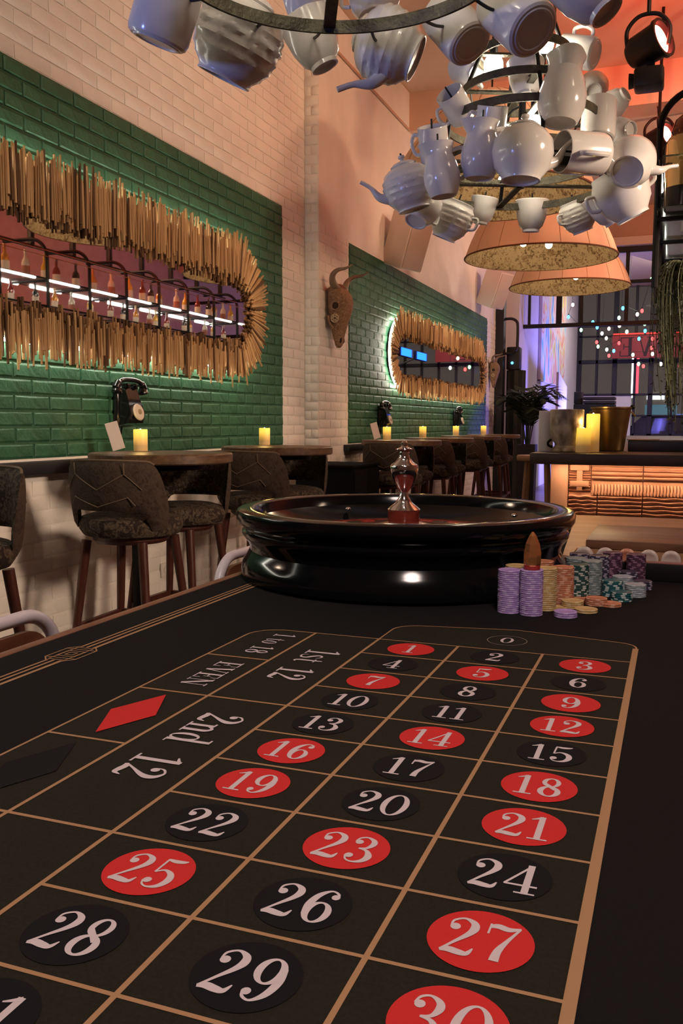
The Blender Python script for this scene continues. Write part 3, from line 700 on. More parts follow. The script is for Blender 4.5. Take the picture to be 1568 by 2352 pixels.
def candle(loc, r, h, label, grp='flameless candles', lamp=0.5):
    t = thing('pillar_candle', loc, label, 'candle', grp)
    MB().lathe([(0, 0), (r*.98, 0), (r, .003), (r, h*.97), (r*.96, h), (r*.86, h*.985), (r*.75, h*.93), (0, h*.91)], 28, None, lambda a, z, k: 1).build('wax', wax, t)
    MB().lathe([(0, h*.90), (.0035, h*.93), (.0055, h*.97), (.004, h*1.005), (0, h*1.03)], 10).build('flame', flame_m, t)
    if lamp: l = light('candle_light', 'POINT', (loc[0] + .0, loc[1], loc[2] + h + .03), lamp, (1, .62, .2), .012)
    return t
for (x, y), lb in (((-2.02, 2.41), 'yellow glowing pillar candle next to the leaning card on the near bar table'), ((-1.975, 3.715), 'yellow glowing pillar candle alone before the white wall step'),
                   ((-1.857, 5.85), 'yellow glowing pillar candle beside the small card near the black cabinet'), ((-1.87, 7.03), 'yellow glowing pillar candle on the second table from the black cabinet'),
                   ((-1.885, 8.47), 'yellow glowing pillar candle on the third table from the black cabinet'), ((-1.84, 9.77), 'yellow glowing pillar candle on the last table before the partition')):
    candle((x, y, 1.0005), .034, .105, lb)
# leaning cards
card_m = mat('card_paper', (0.62, 0.52, 0.46), 0.7)
for (x, y), lb in (((-2.075, 2.31), 'white menu card leaning beside the candle under the large telephone'), ((-1.905, 5.74), 'white menu card leaning beside the candle near the black cabinet')):
    c = MB().rbox((-.030, -.004, 0), (.030, .004, .135), .001, 1).build('menu_card', card_m); c.location = (x, y, 1.0092); c.rotation_euler = (math.radians(0), math.radians(-16), math.radians(38))
    tag(c, lb, 'card')

# ------------------------------------------------------------------ wall telephones
bake = mat('black_bakelite', (0.008, 0.008, 0.009), 0.14, coat=0.4)
def telephone(x, y, z, label):
    t = thing('wall_telephone', (x, y, z), label, 'telephone', 'rotary telephones on the green brick')
    # local: +x out of the wall, y along it, z up; turned so that the dial looks to the room
    MB().rbox((0, -.075, -.105), (.03, .075, .095), .012, 3).build('back_plate', bake, t)
    body = MB(); pr = [(.03, -.10), (.085, -.09), (.10, -.04), (.075, .04), (.06, .085), (.03, .09)]
    n = len(pr); v = [(px, -.065 + .012*(i in (3, 4, 5)), pz) for i, (px, pz) in enumerate(pr)] + [(px, .065 - .012*(i in (3, 4, 5)), pz) for i, (px, pz) in enumerate(pr)]
    body.add(v, [tuple(range(n)), tuple(range(n, 2*n))[::-1]] + [(i, i + n, (i+1) % n + n, (i+1) % n) for i in range(n)]).build('body', bake, t, 40)
    Md = Matrix.Translation((.097, 0, -.035)) @ frame_to((1, 0, .25))
    MB().lathe([(0, .0), (.042, 0), (.044, .006), (.040, .012), (0, .013)], 32, Md).build('dial', mat('dial_ivory', (0.62, 0.55, 0.45), 0.35), t)
    MB().lathe([(0, .012), (.014, .012), (.014, .017), (0, .018)], 20, Md).build('dial_centre', mat('dial_brass', (0.30, 0.22, 0.12), 0.4), t)
    for s_ in (-1, 1): MB().rbox((.03, s_*.035 - .009, .085), (.075, s_*.035 + .009, .112), .004).build('cradle', bake, t)
    h = catmull([(.055, -.125, .085), (.055, -.095, .118), (.055, -.04, .130), (.055, .04, .130), (.055, .095, .118), (.055, .125, .085)], 5)
    MB().tube(h, [.020 if abs(p[1]) > .1 else .0125 for p in h], 12).build('handset', bake, t)
    for s_ in (-1, 1): MB().lathe([(0, 0), (.026, 0), (.028, .006), (.022, .022), (.012, .034), (0, .036)], 18, Matrix.Translation((.055, s_*.118, .062)) @ Matrix.Rotation(s_*.25, 4, 'X')).build('earpiece' if s_ > 0 else 'mouthpiece', bake, t)
    MB().tube(catmull([(.055, -.118, .06), (.05, -.12, 0), (.03, -.105, -.10), (.035, -.07, -.16), (.02, -.03, -.11)], 8), .005, 6).build('cord', bake, t)
    return t
telephone(XW1 + .014, 2.60, 1.225, 'large black rotary wall telephone above the leaning card and candle')
telephone(XW2 + .014, 6.52, 1.20, 'small black rotary wall telephone below the lit end of the mirror')
telephone(XW2 + .014, 9.47, 1.20, 'small black rotary wall telephone above the third table from the cabinet')
sk = MB().rbox((0, -.075, -.04), (.012, .075, .04), .004); so = thing('wall_socket', (-2.264, 3.0268, 0.3081), 'white double wall socket low on the white brick behind the stools', 'socket')
sk.build('plate', mat('socket_white', (0.7, 0.64, 0.58), 0.4), so)
for s_ in (-1, 1): MB().lathe([(0, .010), (.02, .0122), (.021, .016), (.019, .016), (.018, .0125), (0, .0125)], 20, Matrix.Translation((0, s_*.036, 0)) @ frame_to((1, 0, 0))).build('outlet', mat('socket_white', (0, 0, 0)), so)
# low black cabinet before the far tables
cab = thing('black_cabinet', (-1.91, 5.05, 0), 'low plain black cabinet standing below the white wall step', 'cabinet')
MB().rbox((-.22, -.50, 0.05), (.22, .07, .82), .006).build('body', mat('cabinet_black', (0.004, 0.004, 0.005), 0.9, spec=0.1), cab)
MB().rbox((-.222, -.51, .8203), (.23, .08, .84), .004).build('top', mat('cabinet_black', (0, 0, 0)), cab)
MB().rbox((-.20, -.46, 0), (.19, .03, .0497), .004).build('plinth', black_metal, cab)
for s_ in (0, 1): MB().rbox((.2203, -.49 + s_*.28, .08), (.232, -.215 + s_*.275, .80), .003).build('door', mat('cabinet_black', (0, 0, 0)), cab)

# ------------------------------------------------------------------ stick-framed mirrors
stick_ms = [mat('stick_a', (0.54, 0.33, 0.155), 0.7, col2=(0.38, 0.22, 0.095), vscale=30, stretch=(1, 1, .15)), mat('stick_b', (0.70, 0.48, 0.24), 0.7, col2=(0.54, 0.35, 0.16), vscale=30, stretch=(1, 1, .15)),
            mat('stick_c', (0.17, 0.085, 0.035), 0.75, col2=(0.10, 0.05, 0.02), vscale=30, stretch=(1, 1, .15)), mat('stick_d', (0.62, 0.40, 0.19), 0.7, col2=(0.46, 0.28, 0.13), vscale=30, stretch=(1, 1, .15))]
stick_me = [MB().lathe([(0, 0), (1.0, 0), (1.08, .5), (.92, 1.0), (0, 1.02)], 6).mesh('stick', m, 50) for m in stick_ms]
led_m = emat('led_strip_light', (1, .93, .80), 34)
mirror_m = mat('mirror_silver', (0.86, 0.84, 0.82), 0.015, 1.0)
board_m = mat('mirror_back_board', (0.06, 0.035, 0.02), 0.8)
def stadium(y0, y1, z0, z1, n=24):
    R = (z1 - z0)/2; zc = (z0 + z1)/2
    return [(y1 - R + R*math.sin(PI*i/n), zc + R*math.cos(PI*i/n)) for i in range(n + 1)] + [(y0 + R - R*math.sin(PI*i/n), zc - R*math.cos(PI*i/n)) for i in range(n + 1)]
def mirror(X, dims, label, led, ymin, dens, led_pow):
    y0, y1, z0, z1 = dims; zc = (z0 + z1)/2; R = (z1 - z0)/2; yc = (y0 + y1)/2
    t = thing('mirror', (X, yc, zc), label, 'mirror', 'stick framed mirrors')
    T = Matrix.Translation((0, -yc, -zc))
    def ext(o, xa, xb, nm, m, par=t):
        mb = MB(); n = len(o)
        mb.add([(xa, a, b) for a, b in o] + [(xb, a, b) for a, b in o], [tuple(range(n)), tuple(range(n, 2*n))[::-1]] + [(i, i+n, (i+1) % n + n, (i+1) % n) for i in range(n)], T)
        return mb.build(nm, m, par, 30)
    bd = ext(stadium(y0 + .10, y1 - .10, z0 + .10, z1 - .10), .016, .052, 'back_board', board_m)
    ext(stadium(y0 + .19, y1 - .19, z0 + .19, z1 - .19), .0525, .057, 'mirror_glass', mirror_m)
    # LED strip wrapped around the edge of the back board
    o = stadium(y0 + .085, y1 - .085, z0 + .085, z1 - .085, 24); mb = MB()
    P = [(.034, a - yc, b - zc) for a, b in o]; P = [p for i, p in enumerate(P) if math.dist(p, P[i-1]) > 1e-5]
    MB().tube(P, .010, 6, closed=True).build('led_strip', led, t)
    # sticks: walk along the stadium mid line
    items = []
    Ri, Ro = R - .255, R
    for layer in (0, 1, 2):
        y = y0 + R
        while y < y1 - R:
            y += dens * random.uniform(.7, 1.35)
            if y < ymin: continue
            for s_ in (1, -1): items.append((layer, y, zc, (0, 0, s_), 0))
        for end, ye in ((1, y1 - R), (-1, y0 + R)):
            if ye < ymin: continue
            n = int(PI * R * .78 / dens)
            for i in range(n):
                a = PI * (i + random.uniform(.1, .9)) / n
                items.append((layer, ye, zc, (0, end*math.sin(a), math.cos(a)), 1))
    random.shuffle(items)
    def xf(it):
        layer, y, z, d, e = it; d = Vector(d)
        ri = .205 - .030*d.z + random.uniform(-.03, .045) + (.0, .02, -.025)[layer]; ro = Ro + random.uniform(-.065, .022) - (.0, .025, .05)[layer]
        if random.random() < .12: ro += .02; ri += .03
        x = .066 + .0085*(2 - layer) + random.uniform(-.002, .002) - (.0 if layer else 0)
        p = Vector((x, y - yc, 0)) + d * ri
        dd = (d * (ro - ri) + Vector((random.uniform(-.006, .006), random.uniform(-.006, .006), 0)))
        rd = random.uniform(.0050, .0085); M = frame_to(dd)
        return Matrix.Translation(p) @ M @ Matrix.Diagonal((rd, rd*random.uniform(.6, 1), dd.length, 1)), layer
    # the sticks that show largest first
    items.sort(key=lambda it: (it[0], (it[1] + 1.3) if True else 0))
    rest = [MB() for _ in stick_me]; cnt = 0
    for it in items:
        M, layer = xf(it); k = random.choice((0, 1, 3, 0, 1, 3, 2)) if layer < 2 else random.choice((2, 2, 0))  # back layer mostly dark sticks, painting the shade between front ones
        if cnt < 300:
            o = obj('stick', stick_me[k], t); o.matrix_local = M; cnt += 1
        else:
            me = stick_me[k]; rest[k].add([v.co for v in me.vertices], [tuple(p.vertices) for p in me.polygons], M)
    allm = MB(); mi = []
    for k, b in enumerate(rest):
        allm.add(b.v, b.f); mi += [k] * len(b.f)
    me = allm.mesh('more_sticks', stick_ms[0], 50)
    for m in stick_ms[1:]: me.materials.append(m)
    for p, k in zip(me.polygons, mi): p.material_index = k
    if len(me.polygons): o = obj('more_sticks', me, t); o['kind'] = 'stuff'
    return t
mirror(XW1 + .014, M1, 'large long mirror framed in straw coloured sticks reflecting the bottle rack', led_m, 1.35, .0150, 1)
mirror(XW2 + .014, M2, 'long mirror framed in straw coloured sticks with glowing white light at its rounded end', led_m, 0, .0185, 1)

# ------------------------------------------------------------------ carved cow skull on the wall step
bone = voromat('carved_bone', [(.10, .045, .022), (.30, .17, .10), (.42, .27, .17), (.20, .10, .05)], 55, 0.7, 0.6)
horn_m = mat('horn', (0.16, 0.10, 0.07), 0.45, col2=(0.25, 0.17, 0.11), vscale=8)
skull = thing('cow_skull', (XW2 + .012, 5.26, 1.985), 'carved brown cow skull with curved horns hung on the white wall step', 'skull')
secs = [(.205, .075, .02, .08), (.185, .115, .0, .13), (.14, .128, .0, .165), (.09, .125, .0, .18), (.04, .112, .0, .178), (-.01, .095, .0, .165), (-.06, .078, .005, .150), (-.11, .064, .012, .135), (-.16, .052, .025, .120), (-.21, .046, .040, .110), (-.245, .040, .05, .10), (-.262, .020, .06, .085)]
vs, fs, ns = [], [], 24
for z, wy, xa, xb in secs:
    xm, hx = (xa + xb)/2, (xb - xa)/2
    for i in range(ns):
        a = 2*PI*i/ns; c, s_ = math.cos(a), math.sin(a)
        e_ = 1.0 - (.16 if (.0 < z < .10 and abs(s_) > .75) else 0)
        vs.append((xm + hx*math.copysign(abs(c)**.8, c), wy*math.copysign(abs(s_)**.85, s_)*e_, z))
for k in range(len(secs) - 1):
    for i in range(ns): j = (i+1) % ns; fs.append((k*ns+i, (k+1)*ns+i, (k+1)*ns+j, k*ns+j))
fs.append(tuple(range(ns))); fs.append(tuple(range((len(secs)-1)*ns, len(secs)*ns))[::-1])
hd = MB().add(vs, fs).build('skull_head', bone, skull, 50)
fl = mat('bone_relief', (0.46, 0.33, 0.22), 0.6); dk = mat('socket_dark', (0.03, 0.015, 0.01), 0.8)
for s_ in (-1, 1):
    MB().sphere((.085, s_*.098, .048), .030, 14, 8, (1, .5, 1)).build('eye_socket', dk, hd)
    MB().tube([(.085 + .033*math.cos(t), s_*.108, .048 + .033*math.sin(t)) for t in [2*PI*i/18 for i in range(18)]], .008, 6, closed=True).build('eye_ridge', bone, hd)
    MB().tube(catmull([(.08, s_*.07, .18), (.075, s_*.13, .215), (.085, s_*.165, .265), (.13, s_*.18, .30), (.20, s_*.185, .31), (.255, s_*.18, .335)], 6), [.034 - .001*i for i in range(31)], 12).build('horn', horn_m, skull)
    MB().sphere((.098, s_*.030, -.205), .014, 10, 6, (1, .7, 1.8)).build('nostril', dk, hd)
    MB().tube(catmull([(.02, s_*.10, -.02), (.03, s_*.088, -.07), (.055, s_*.070, -.12)], 5), .010, 6).build('cheek_ridge', bone, hd)
    for cx_, cz, r in ((.075, -.045, .030),):
        yy = s_*.092
        MB().tube([(cx_ + r*math.cos(t), yy, cz + r*math.sin(t)) for t in [2*PI*i/24 for i in range(24)]], .005, 6, closed=True).build('carved_ring', fl, hd)
        for k in range(6): MB().sphere((cx_ + .017*math.cos(k*PI/3), yy, cz + .017*math.sin(k*PI/3)), .0085, 8, 6, (1, .6, 1)).build('carved_petal', fl, hd)
MB().sphere((.075, 0, .20), .05, 14, 8, (.8, 1.3, .5)).build('poll_tuft', mat('hide_tuft', (.20, .07, .035), .9, bump=.8, bscale=120), skull)

sk2 = copy_tree(skull); sk2.location = (XW2 + .012, 11.62, 1.86); sk2.scale = (.8, .8, .8); sk2['label'] = 'small carved skull hung at the partition end of the far mirror'
# ------------------------------------------------------------------ white wall speakers
spk_m = mat('speaker_white', (0.62, 0.52, 0.46), 0.5)
def speaker(loc, ry, rz, label):
    t = thing('wall_speaker', loc, label, 'speaker', 'white speakers on the wall'); t.rotation_euler = (0, ry, rz)
    MB().rbox((-.12, -.15, -.24), (.14, .15, .24), .012, 2).build('cabinet', spk_m, t)
    MB().rbox((.1405, -.135, -.225), (.150, .135, .225), .004).build('grille', mat('speaker_grille', (0.52, 0.43, 0.38), 0.7, bump=.4, bscale=400), t)
    MB().rbox((-.20, -.03, -.05), (-.12, .03, .05), .004).build('bracket', spk_m, t)
    return t
speaker((-1.96, 6.72, 2.80), math.radians(20), math.radians(-24), 'white wall speaker above the skull end of the green panel')
speaker((-1.93, 10.75, 2.93), math.radians(22), math.radians(-24), 'white wall speaker beside the black partition post')

# ------------------------------------------------------------------ white crockery
china = mat('white_china', (0.70, 0.68, 0.66), 0.18, coat=0.3, sss=0.0)
china_relief = mat('embossed_china', (0.68, 0.66, 0.63), 0.25, bump=0.15, bscale=40, coat=0.2)
def emb(a, z):
    # raised bands with a woven petal relief
    if abs(z) > .36: return 0
    return .022*math.sin(z*46) + .020*max(0, math.sin(8*a + 5*math.sin(z*9)))**3
def vessel(kind, s, M, name, label, grp, mt=china):
    t = thing(name, (0, 0, 0), label, {'mug': 'mug', 'cup': 'cup', 'teapot': 'teapot', 'jug': 'jug', 'bowl': 'bowl', 'pitcher': 'jug', 'pot': 'teapot', 'jar': 'jar'}[kind], grp); t.matrix_world = M
    h = s
    if kind == 'mug':
        r = .43*s
        pr = [(0, -.5*h), (r*.86, -.5*h), (r*.95, -.47*h), (r, -.40*h), (r, .46*h), (r*.98, .5*h), (r*.93, .5*h), (r*.92, .44*h), (r*.92, -.36*h), (r*.8, -.43*h), (0, -.43*h)]
        MB().lathe(pr, 36).build('body', mt, t)
        MB().tube(catmull([(r*.97, 0, .28*h), (r*1.35, 0, .30*h), (r*1.55, 0, .05*h), (r*1.35, 0, -.22*h), (r*.97, 0, -.26*h)], 6), .055*s, 8).build('handle', mt, t)
        MB().lathe([(r*.62, -.5*h), (r*.66, -.515*h), (r*.74, -.515*h), (r*.78, -.5*h)], 36).build('foot_ring', mt, t)
    elif kind == 'cup':
        r = .52*s
        pr = [(0, -.42*h), (r*.42, -.42*h), (r*.45, -.5*h), (r*.52, -.5*h), (r*.52, -.42*h), (r*.72, -.32*h), (r*.90, -.05*h), (r*.97, .25*h), (r*1.03, .48*h), (r*1.0, .5*h), (r*.97, .47*h), (r*.91, .24*h), (r*.84, -.04*h), (r*.66, -.28*h), (0, -.36*h)]
        MB().lathe(pr, 36).build('body', mt, t)
        MB().tube(catmull([(r*.93, 0, .26*h), (r*1.32, 0, .30*h), (r*1.40, 0, .08*h), (r*1.18, 0, -.12*h), (r*.86, 0, -.16*h)], 6), .045*s, 8).build('handle', mt, t)
    elif kind == 'bowl':
        r = .56*s
        pr = [(0, -.46*h), (r*.5, -.46*h), (r*.52, -.5*h), (r*.58, -.5*h), (r*.58, -.44*h), (r*.85, -.25*h), (r, .05*h), (r*.95, .30*h), (r*.82, .42*h), (r*.80, .5*h), (r*.76, .5*h), (r*.76, .40*h), (r*.9, .28*h), (r*.93, .05*h), (r*.78, -.22*h), (0, -.40*h)]
        MB().lathe(catmull(pr[:11], 6) + pr[11:] if mt is china_relief else pr, 72 if mt is china_relief else 40, None, (lambda a, z, k: 1 + emb(a, z/h)) if mt is china_relief else None).build('body', mt, t)
        for q in (0, PI): MB().tube(catmull([(r*.93*math.cos(q), 0, .22*h), (r*1.25*math.cos(q), 0, .24*h), (r*1.28*math.cos(q), 0, .0), (r*.96*math.cos(q), 0, -.08*h)], 6), .04*s, 8).build('handle', mt, t)
    elif kind in ('teapot', 'pot', 'jar'):
        r = .55*s
        pr = [(0, -.46*h), (r*.55, -.46*h), (r*.57, -.5*h), (r*.63, -.5*h), (r*.64, -.44*h), (r*.88, -.28*h), (r, -.02*h), (r*.95, .20*h), (r*.72, .36*h), (r*.50, .42*h), (r*.48, .44*h), (0, .44*h)]
        MB().lathe(catmull(pr, 6) if mt is china_relief else pr, 72 if mt is china_relief else 44, None, (lambda a, z, k: 1 + emb(a, z/h)) if mt is china_relief else None).build('body', mt, t)
        ld = MB().lathe([(r*.50, .435*h), (r*.52, .45*h), (r*.40, .50*h), (r*.2, .53*h), (r*.08, .54*h), (r*.07, .57*h), (r*.14, .60*h), (r*.12, .65*h), (0, .665*h)], 32).build('lid', mt, t)
        sp = catmull([(r*.80, 0, -.16*h), (r*1.20, 0, -.06*h), (r*1.45, 0, .18*h), (r*1.78, 0, .36*h)], 7)
        if kind != 'jar': MB().tube(sp, [.13*s - .085*s*min(1, i/14) for i in range(len(sp))], 14).build('spout', mt, t)
        if kind == 'teapot': MB().tube(catmull([(-r*.80, 0, .28*h), (-r*1.25, 0, .34*h), (-r*1.55, 0, .10*h), (-r*1.35, 0, -.18*h), (-r*.88, 0, -.26*h)], 6), .05*s, 8).build('handle', mt, t)
    else:
        r = .36*s
        pr = [(0, -.48*h), (r*.62, -.48*h), (r*.68, -.5*h), (r*.78, -.46*h), (r*.98, -.25*h), (r*1.0, -.08*h), (r*.86, .14*h), (r*.70, .28*h), (r*.72, .40*h), (r*.84, .5*h), (r*.80, .5*h), (r*.67, .40*h), (r*.64, .28*h), (r*.78, .10*h), (r*.92, -.10*h), (0, -.42*h)]
        def lip(a, z, k): return 1 + (.42*max(0, math.cos(a))**6 if z > .38*h else .12*max(0, math.cos(a))**6 if z > .2*h else 0)
        MB().lathe(pr, 40, None, lip).build('body', mt, t)
        MB().tube(catmull([(-r*.74, 0, .38*h), (-r*1.35, 0, .40*h), (-r*1.50, 0, .12*h), (-r*1.25, 0, -.14*h), (-r*.92, 0, -.18*h)], 6), .042*s, 8).build('handle', mt, t)
    return t
iron = mat('aged_iron', (0.05, 0.045, 0.03), 0.55, 0.5, bump=0.5, bscale=120, col2=(0.10, 0.09, 0.06), vscale=25)
bulb_m = emat('bulb_glow', (1, .86, .66), 40)
def chandelier(c, tiers, label, bulbs):
    t = thing('teacup_chandelier', c, label, 'chandelier', 'teacup chandeliers')
    for dz, R in tiers:
        MB().lathe([(R - .003, dz - .0125), (R + .003, dz - .0125), (R + .003, dz + .0125), (R - .003, dz + .0125), (R - .003, dz - .0125)], 72).build('ring', iron, t, 30)
        for k in range(2):
            a = k*PI/2 + .42
            MB().rbox((-R, -.012, dz - .004), (R, .012, dz + .003), .001, 1, Matrix.Rotation(a, 4, 'Z')).build('cross_bar', iron, t, 0)
    n = len(tiers)
    for k in range(4):
        a = k*PI/2 + .42
        MB().tube([((R - .006)*math.cos(a), (R - .006)*math.sin(a), dz) for dz, R in tiers], .007, 8).build('upright', black_metal, t)
    MB().tube([(0, 0, tiers[0][0] - .01), (0, 0, ZC - c[2])], .012, 10).build('stem', black_metal, t)
    MB().lathe([(0, -.03), (.05, -.03), (.055, -.02), (.055, 0), (0, 0)], 24, Matrix.Translation((0, 0, ZC - c[2] - .0005))).build('ceiling_rose', black_metal, t)
    for i, (x, y, z) in enumerate(bulbs):
        b = MB().sphere((x, y, z), .033, 16, 10, (1, 1, 1.15)).build('bulb', bulb_m, t)
        MB().tube([(x, y, z + .035), (x, y, z + .08)], .014, 10).build('bulb_socket', black_metal, t)
        MB().tube([(x, y, z + .08), (x*.5, y*.5, z + .10), (0, 0, z + .10)], .005, 6).build('bulb_arm', black_metal, t)
    return t
C2 = (-0.0963, 1.7915, 1.9409); C1 = (-0.1374, 0.1653, 1.939)
TI = [(0, .30), (.075, .265), (.20, .25), (.30, .20), (.42, .15), (.55, .10)]
B2 = [(-.10, .0, .40), (.06, .05, .47), (.05, -.05, .17), (-.07, .06, .16)]
B1 = [(-.12, .0, .20), (.10, .06, .22), (.0, -.1, .40)]
chandelier(C2, TI, 'iron ring chandelier of white crockery hanging before the dome lamps', B2)
chandelier(C1, TI, 'iron ring chandelier of white crockery hanging over the printed layout', B1)
for b in B2: light('chandelier_bulb_light', 'POINT', (C2[0] + b[0], C2[1] + b[1], C2[2] + b[2]), 5.0, (1, .80, .58), .035)
for b in B1: light('chandelier_bulb_light', 'POINT', (C1[0] + b[0], C1[1] + b[1], C1[2] + b[2]), 4.0, (1, .76, .50), .035)
prong_m = mat('prong_black', (0.012, 0.012, 0.012), 0.5)
def hang(kind, p, s, ax, name, label, c, dz, R, mt=china, roll=0.0, side=None, rod=True):
    M = Matrix.Translation(p) @ frame_to(ax, roll, side)
    t = vessel(kind, s, M, name, label, 'crockery on the chandelier', mt)
    if rod:
        # iron prong from the nearest ring point, bent up into the vessel
        d = Vector((p[0] - c[0], p[1] - c[1])); d.normalize()
        a = Vector((c[0] + d.x*R, c[1] + d.y*R, c[2] + dz)); pv = Vector(p); axv = Vector(ax).normalized()
        q = pv + axv * s * .15
        MB().tube(catmull([tuple(a), tuple((a + q)/2 + Vector((0, 0, -.01))), tuple(q), tuple(q + axv*s*.55)], 5), .0032, 6).build('prong', prong_m, t).matrix_parent_inverse = M.inverted()
    return t
bx2 = lambda *a, **k: hang(*a, c=C2, **k)
SR = (0.936, 0.3521, 0.0033)      # picture-right direction, for spouts and handles
bx2('mug', (0.0635, 1.9559, 2.4101), .125, (-0.9209, 0.2421, 0.3056), 'mug', 'white mug tipped sideways at the top of the far chandelier', dz=.42, R=.15)
bx2('cup', (-0.0796, 1.7471, 2.2672), .115, (-0.0559, 0.1393, 0.9887), 'teacup', 'white teacup standing upright below the chandelier lamp', dz=.30, R=.20, side=(-0.0663, 0.9932, -0.0953))
bx2('jug', (0.06, 1.5951, 2.1636), .205, (0.0548, 0.1275, 0.9903), 'jug', 'tall waisted white jug in front of the upright chandelier teacup', dz=.20, R=.25, side=(0.35, -0.9313, 0.1005))
bx2('cup', (0.1025, 2.1018, 2.3325), .105, (-0.1162, 0.8938, 0.4331), 'teacup', 'white teacup facing away behind the tall waisted jug', dz=.20, R=.25, side=(-0.0663, 0.9932, -0.0953))
bx2('cup', (0.185, 1.9827, 2.235), .10, (-0.8043, 0.4139, -0.4265), 'teacup', 'rounded white teacup showing its base beside the red spotlight', dz=.20, R=.25, side=(-0.0663, 0.9932, -0.0953))
bx2('mug', (-0.2794, 1.6181, 2.1654), .105, (-0.3275, -0.7486, 0.5765), 'mug', 'white mug with open mouth and iron prong inside, topmost of the outer side', dz=.20, R=.25, roll=2.5)
bx2('cup', (-0.293, 1.8712, 2.3692), .115, (-0.5661, 0.621, 0.5421), 'teacup', 'white teacup glowing beside the chandelier bulb', dz=.30, R=.20, side=(-0.0663, 0.9932, -0.0953))
bx2('mug', (-0.1634, 1.5994, 2.0859), .115, (0.1722, -0.323, 0.9306), 'mug', 'white mug standing behind the two pouring jugs', dz=.075, R=.265, roll=1.5)
bx2('mug', (-0.3325, 1.5403, 2.0277), .11, (0.0032, -0.455, 0.8905), 'mug', 'white mug with open mouth above the embossed teapot', dz=.075, R=.265, roll=1.5)
bx2('teapot', (-0.4147, 1.5391, 1.905), .15, (-0.2284, -0.1523, 0.9616), 'embossed_teapot', 'embossed white teapot at the outer side of the far chandelier', dz=0, R=.30, mt=china_relief, side=(-0.936, -0.3521, -0.0033))
bx2('pitcher', (-0.2708, 1.3999, 1.9051), .155, (-0.1144, -0.0419, 0.9925), 'jug', 'small white pouring jug in front of the embossed teapot', dz=0, R=.30, side=(-0.8491, -0.5279, 0.0165))
bx2('pitcher', (-0.1561, 1.4277, 1.9613), .165, (0.0601, -0.0288, 0.9978), 'jug', 'larger white pouring jug between the small jug and the teapot', dz=0, R=.30, side=(-0.8491, -0.5279, 0.0165))
bx2('pot', (-0.0273, 1.409, 1.937), .165, (0.0455, 0.0394, 0.9982), 'teapot', 'smooth white teapot with lid and spout in the middle of the far chandelier', dz=0, R=.30, side=(0.8413, 0.5345, 0.0807))
bx2('mug', (0.1308, 1.5346, 1.9532), .145, (-0.7803, -0.625, -0.0232), 'mug', 'white mug lying sideways next to the smooth teapot', dz=0, R=.30, side=(0.3393, -0.8992, -0.2762))
bx2('teapot', (0.2646, 1.6485, 1.9451), .14, (0.1007, 0.7944, 0.599), 'teapot', 'white teapot tipped back with its long spout towards the bottle rack', dz=0, R=.30, side=(0.9351, 0.3411, -0.0957))
bx2('bowl', (0.2338, 1.8243, 1.8909), .165, (-0.4332, -0.1785, 0.8835), 'sugar_bowl', 'large smooth white bowl below the tipped back teapot', dz=0, R=.30)
bx2('mug', (0.1514, 1.797, 2.1245), .13, (0.0035, 0.2187, 0.9758), 'mug', 'white mug with dark prong before it, above the sideways mug', dz=.075, R=.265, roll=1.2)
bx2('cup', (0.2105, 1.9487, 2.13), .10, (-0.7836, 0.6093, 0.1212), 'teacup', 'rounded white teacup above the tipped back teapot', dz=.075, R=.265, side=(-0.0663, 0.9932, -0.0953))
bx2('bowl', (-0.4281, 1.7465, 1.883), .12, (0.2335, 0.4533, 0.8602), 'sugar_bowl', 'smooth white bowl hanging under the embossed teapot', dz=0, R=.30)
bx2('bowl', (-0.3615, 1.8988, 1.8684), .135, (0.4014, -0.0321, 0.9153), 'ribbed_bowl', 'ribbed white bowl hanging below the ring near the wall speaker', dz=0, R=.30, mt=china_relief)
bx2('cup', (-0.2771, 2.0442, 1.9269), .095, (0.1882, -0.0533, 0.9807), 'teacup', 'small white teacup hanging below the ring beside the ribbed bowl', dz=0, R=.30, side=(-0.0663, 0.9932, -0.0953))
bx2('cup', (-0.11, 2.1269, 1.9128), .115, (0.0345, -0.1009, 0.9943), 'teacup', 'white teacup hanging centrally below the far chandelier ring', dz=0, R=.30, side=(-0.0663, 0.9932, -0.0953))
bx2('bowl', (0.0636, 2.1042, 1.8933), .115, (-0.3086, -0.245, 0.9191), 'ribbed_bowl', 'ribbed white bowl hanging below the ring above the dome lamp rim', dz=0, R=.30, mt=china_relief)
bx2('cup', (0.166, 2.036, 1.8995), .12, (-0.4888, -0.2054, 0.8479), 'teacup', 'smooth white teacup hanging beside the ribbed bowl over the dome lamp', dz=0, R=.30, side=(-0.0663, 0.9932, -0.0953))
bx1 = lambda *a, **k: hang(*a, c=C1, **k)
bx1('mug', (-0.5323, 0.2686, 1.9534), 0.1425, (0.3814, -0.026, 0.924), 'mug', 'white mug tinged blue on the near chandelier, above the wall mirror', dz=0, R=.30, side=(-0.0764, 0.9359, 0.3437))
bx1('jar', (-0.4755, 0.461, 1.9562), 0.1710, (0.468, -0.0528, 0.8821), 'embossed_jar', 'embossed white lidded jar tinged blue hanging from the near chandelier ring', dz=0, R=.30, mt=china_relief, side=(-0.9275, -0.3596, -0.1023))
bx1('cup', (-0.3879, 0.6721, 2.0155), 0.1197, (-0.3939, -0.164, 0.9044), 'teacup', 'white teacup between the embossed jar and teapot on the near chandelier', dz=0, R=.30, side=(-0.0663, 0.9932, -0.0953))
bx1('pot', (-0.2094, 0.6625, 1.9814), 0.1459, (-0.8734, -0.2251, 0.4319), 'embossed_teapot', 'embossed white teapot showing its round foot on the near chandelier', dz=0, R=.30, mt=china_relief, side=(-0.1977, -0.2781, -0.94))
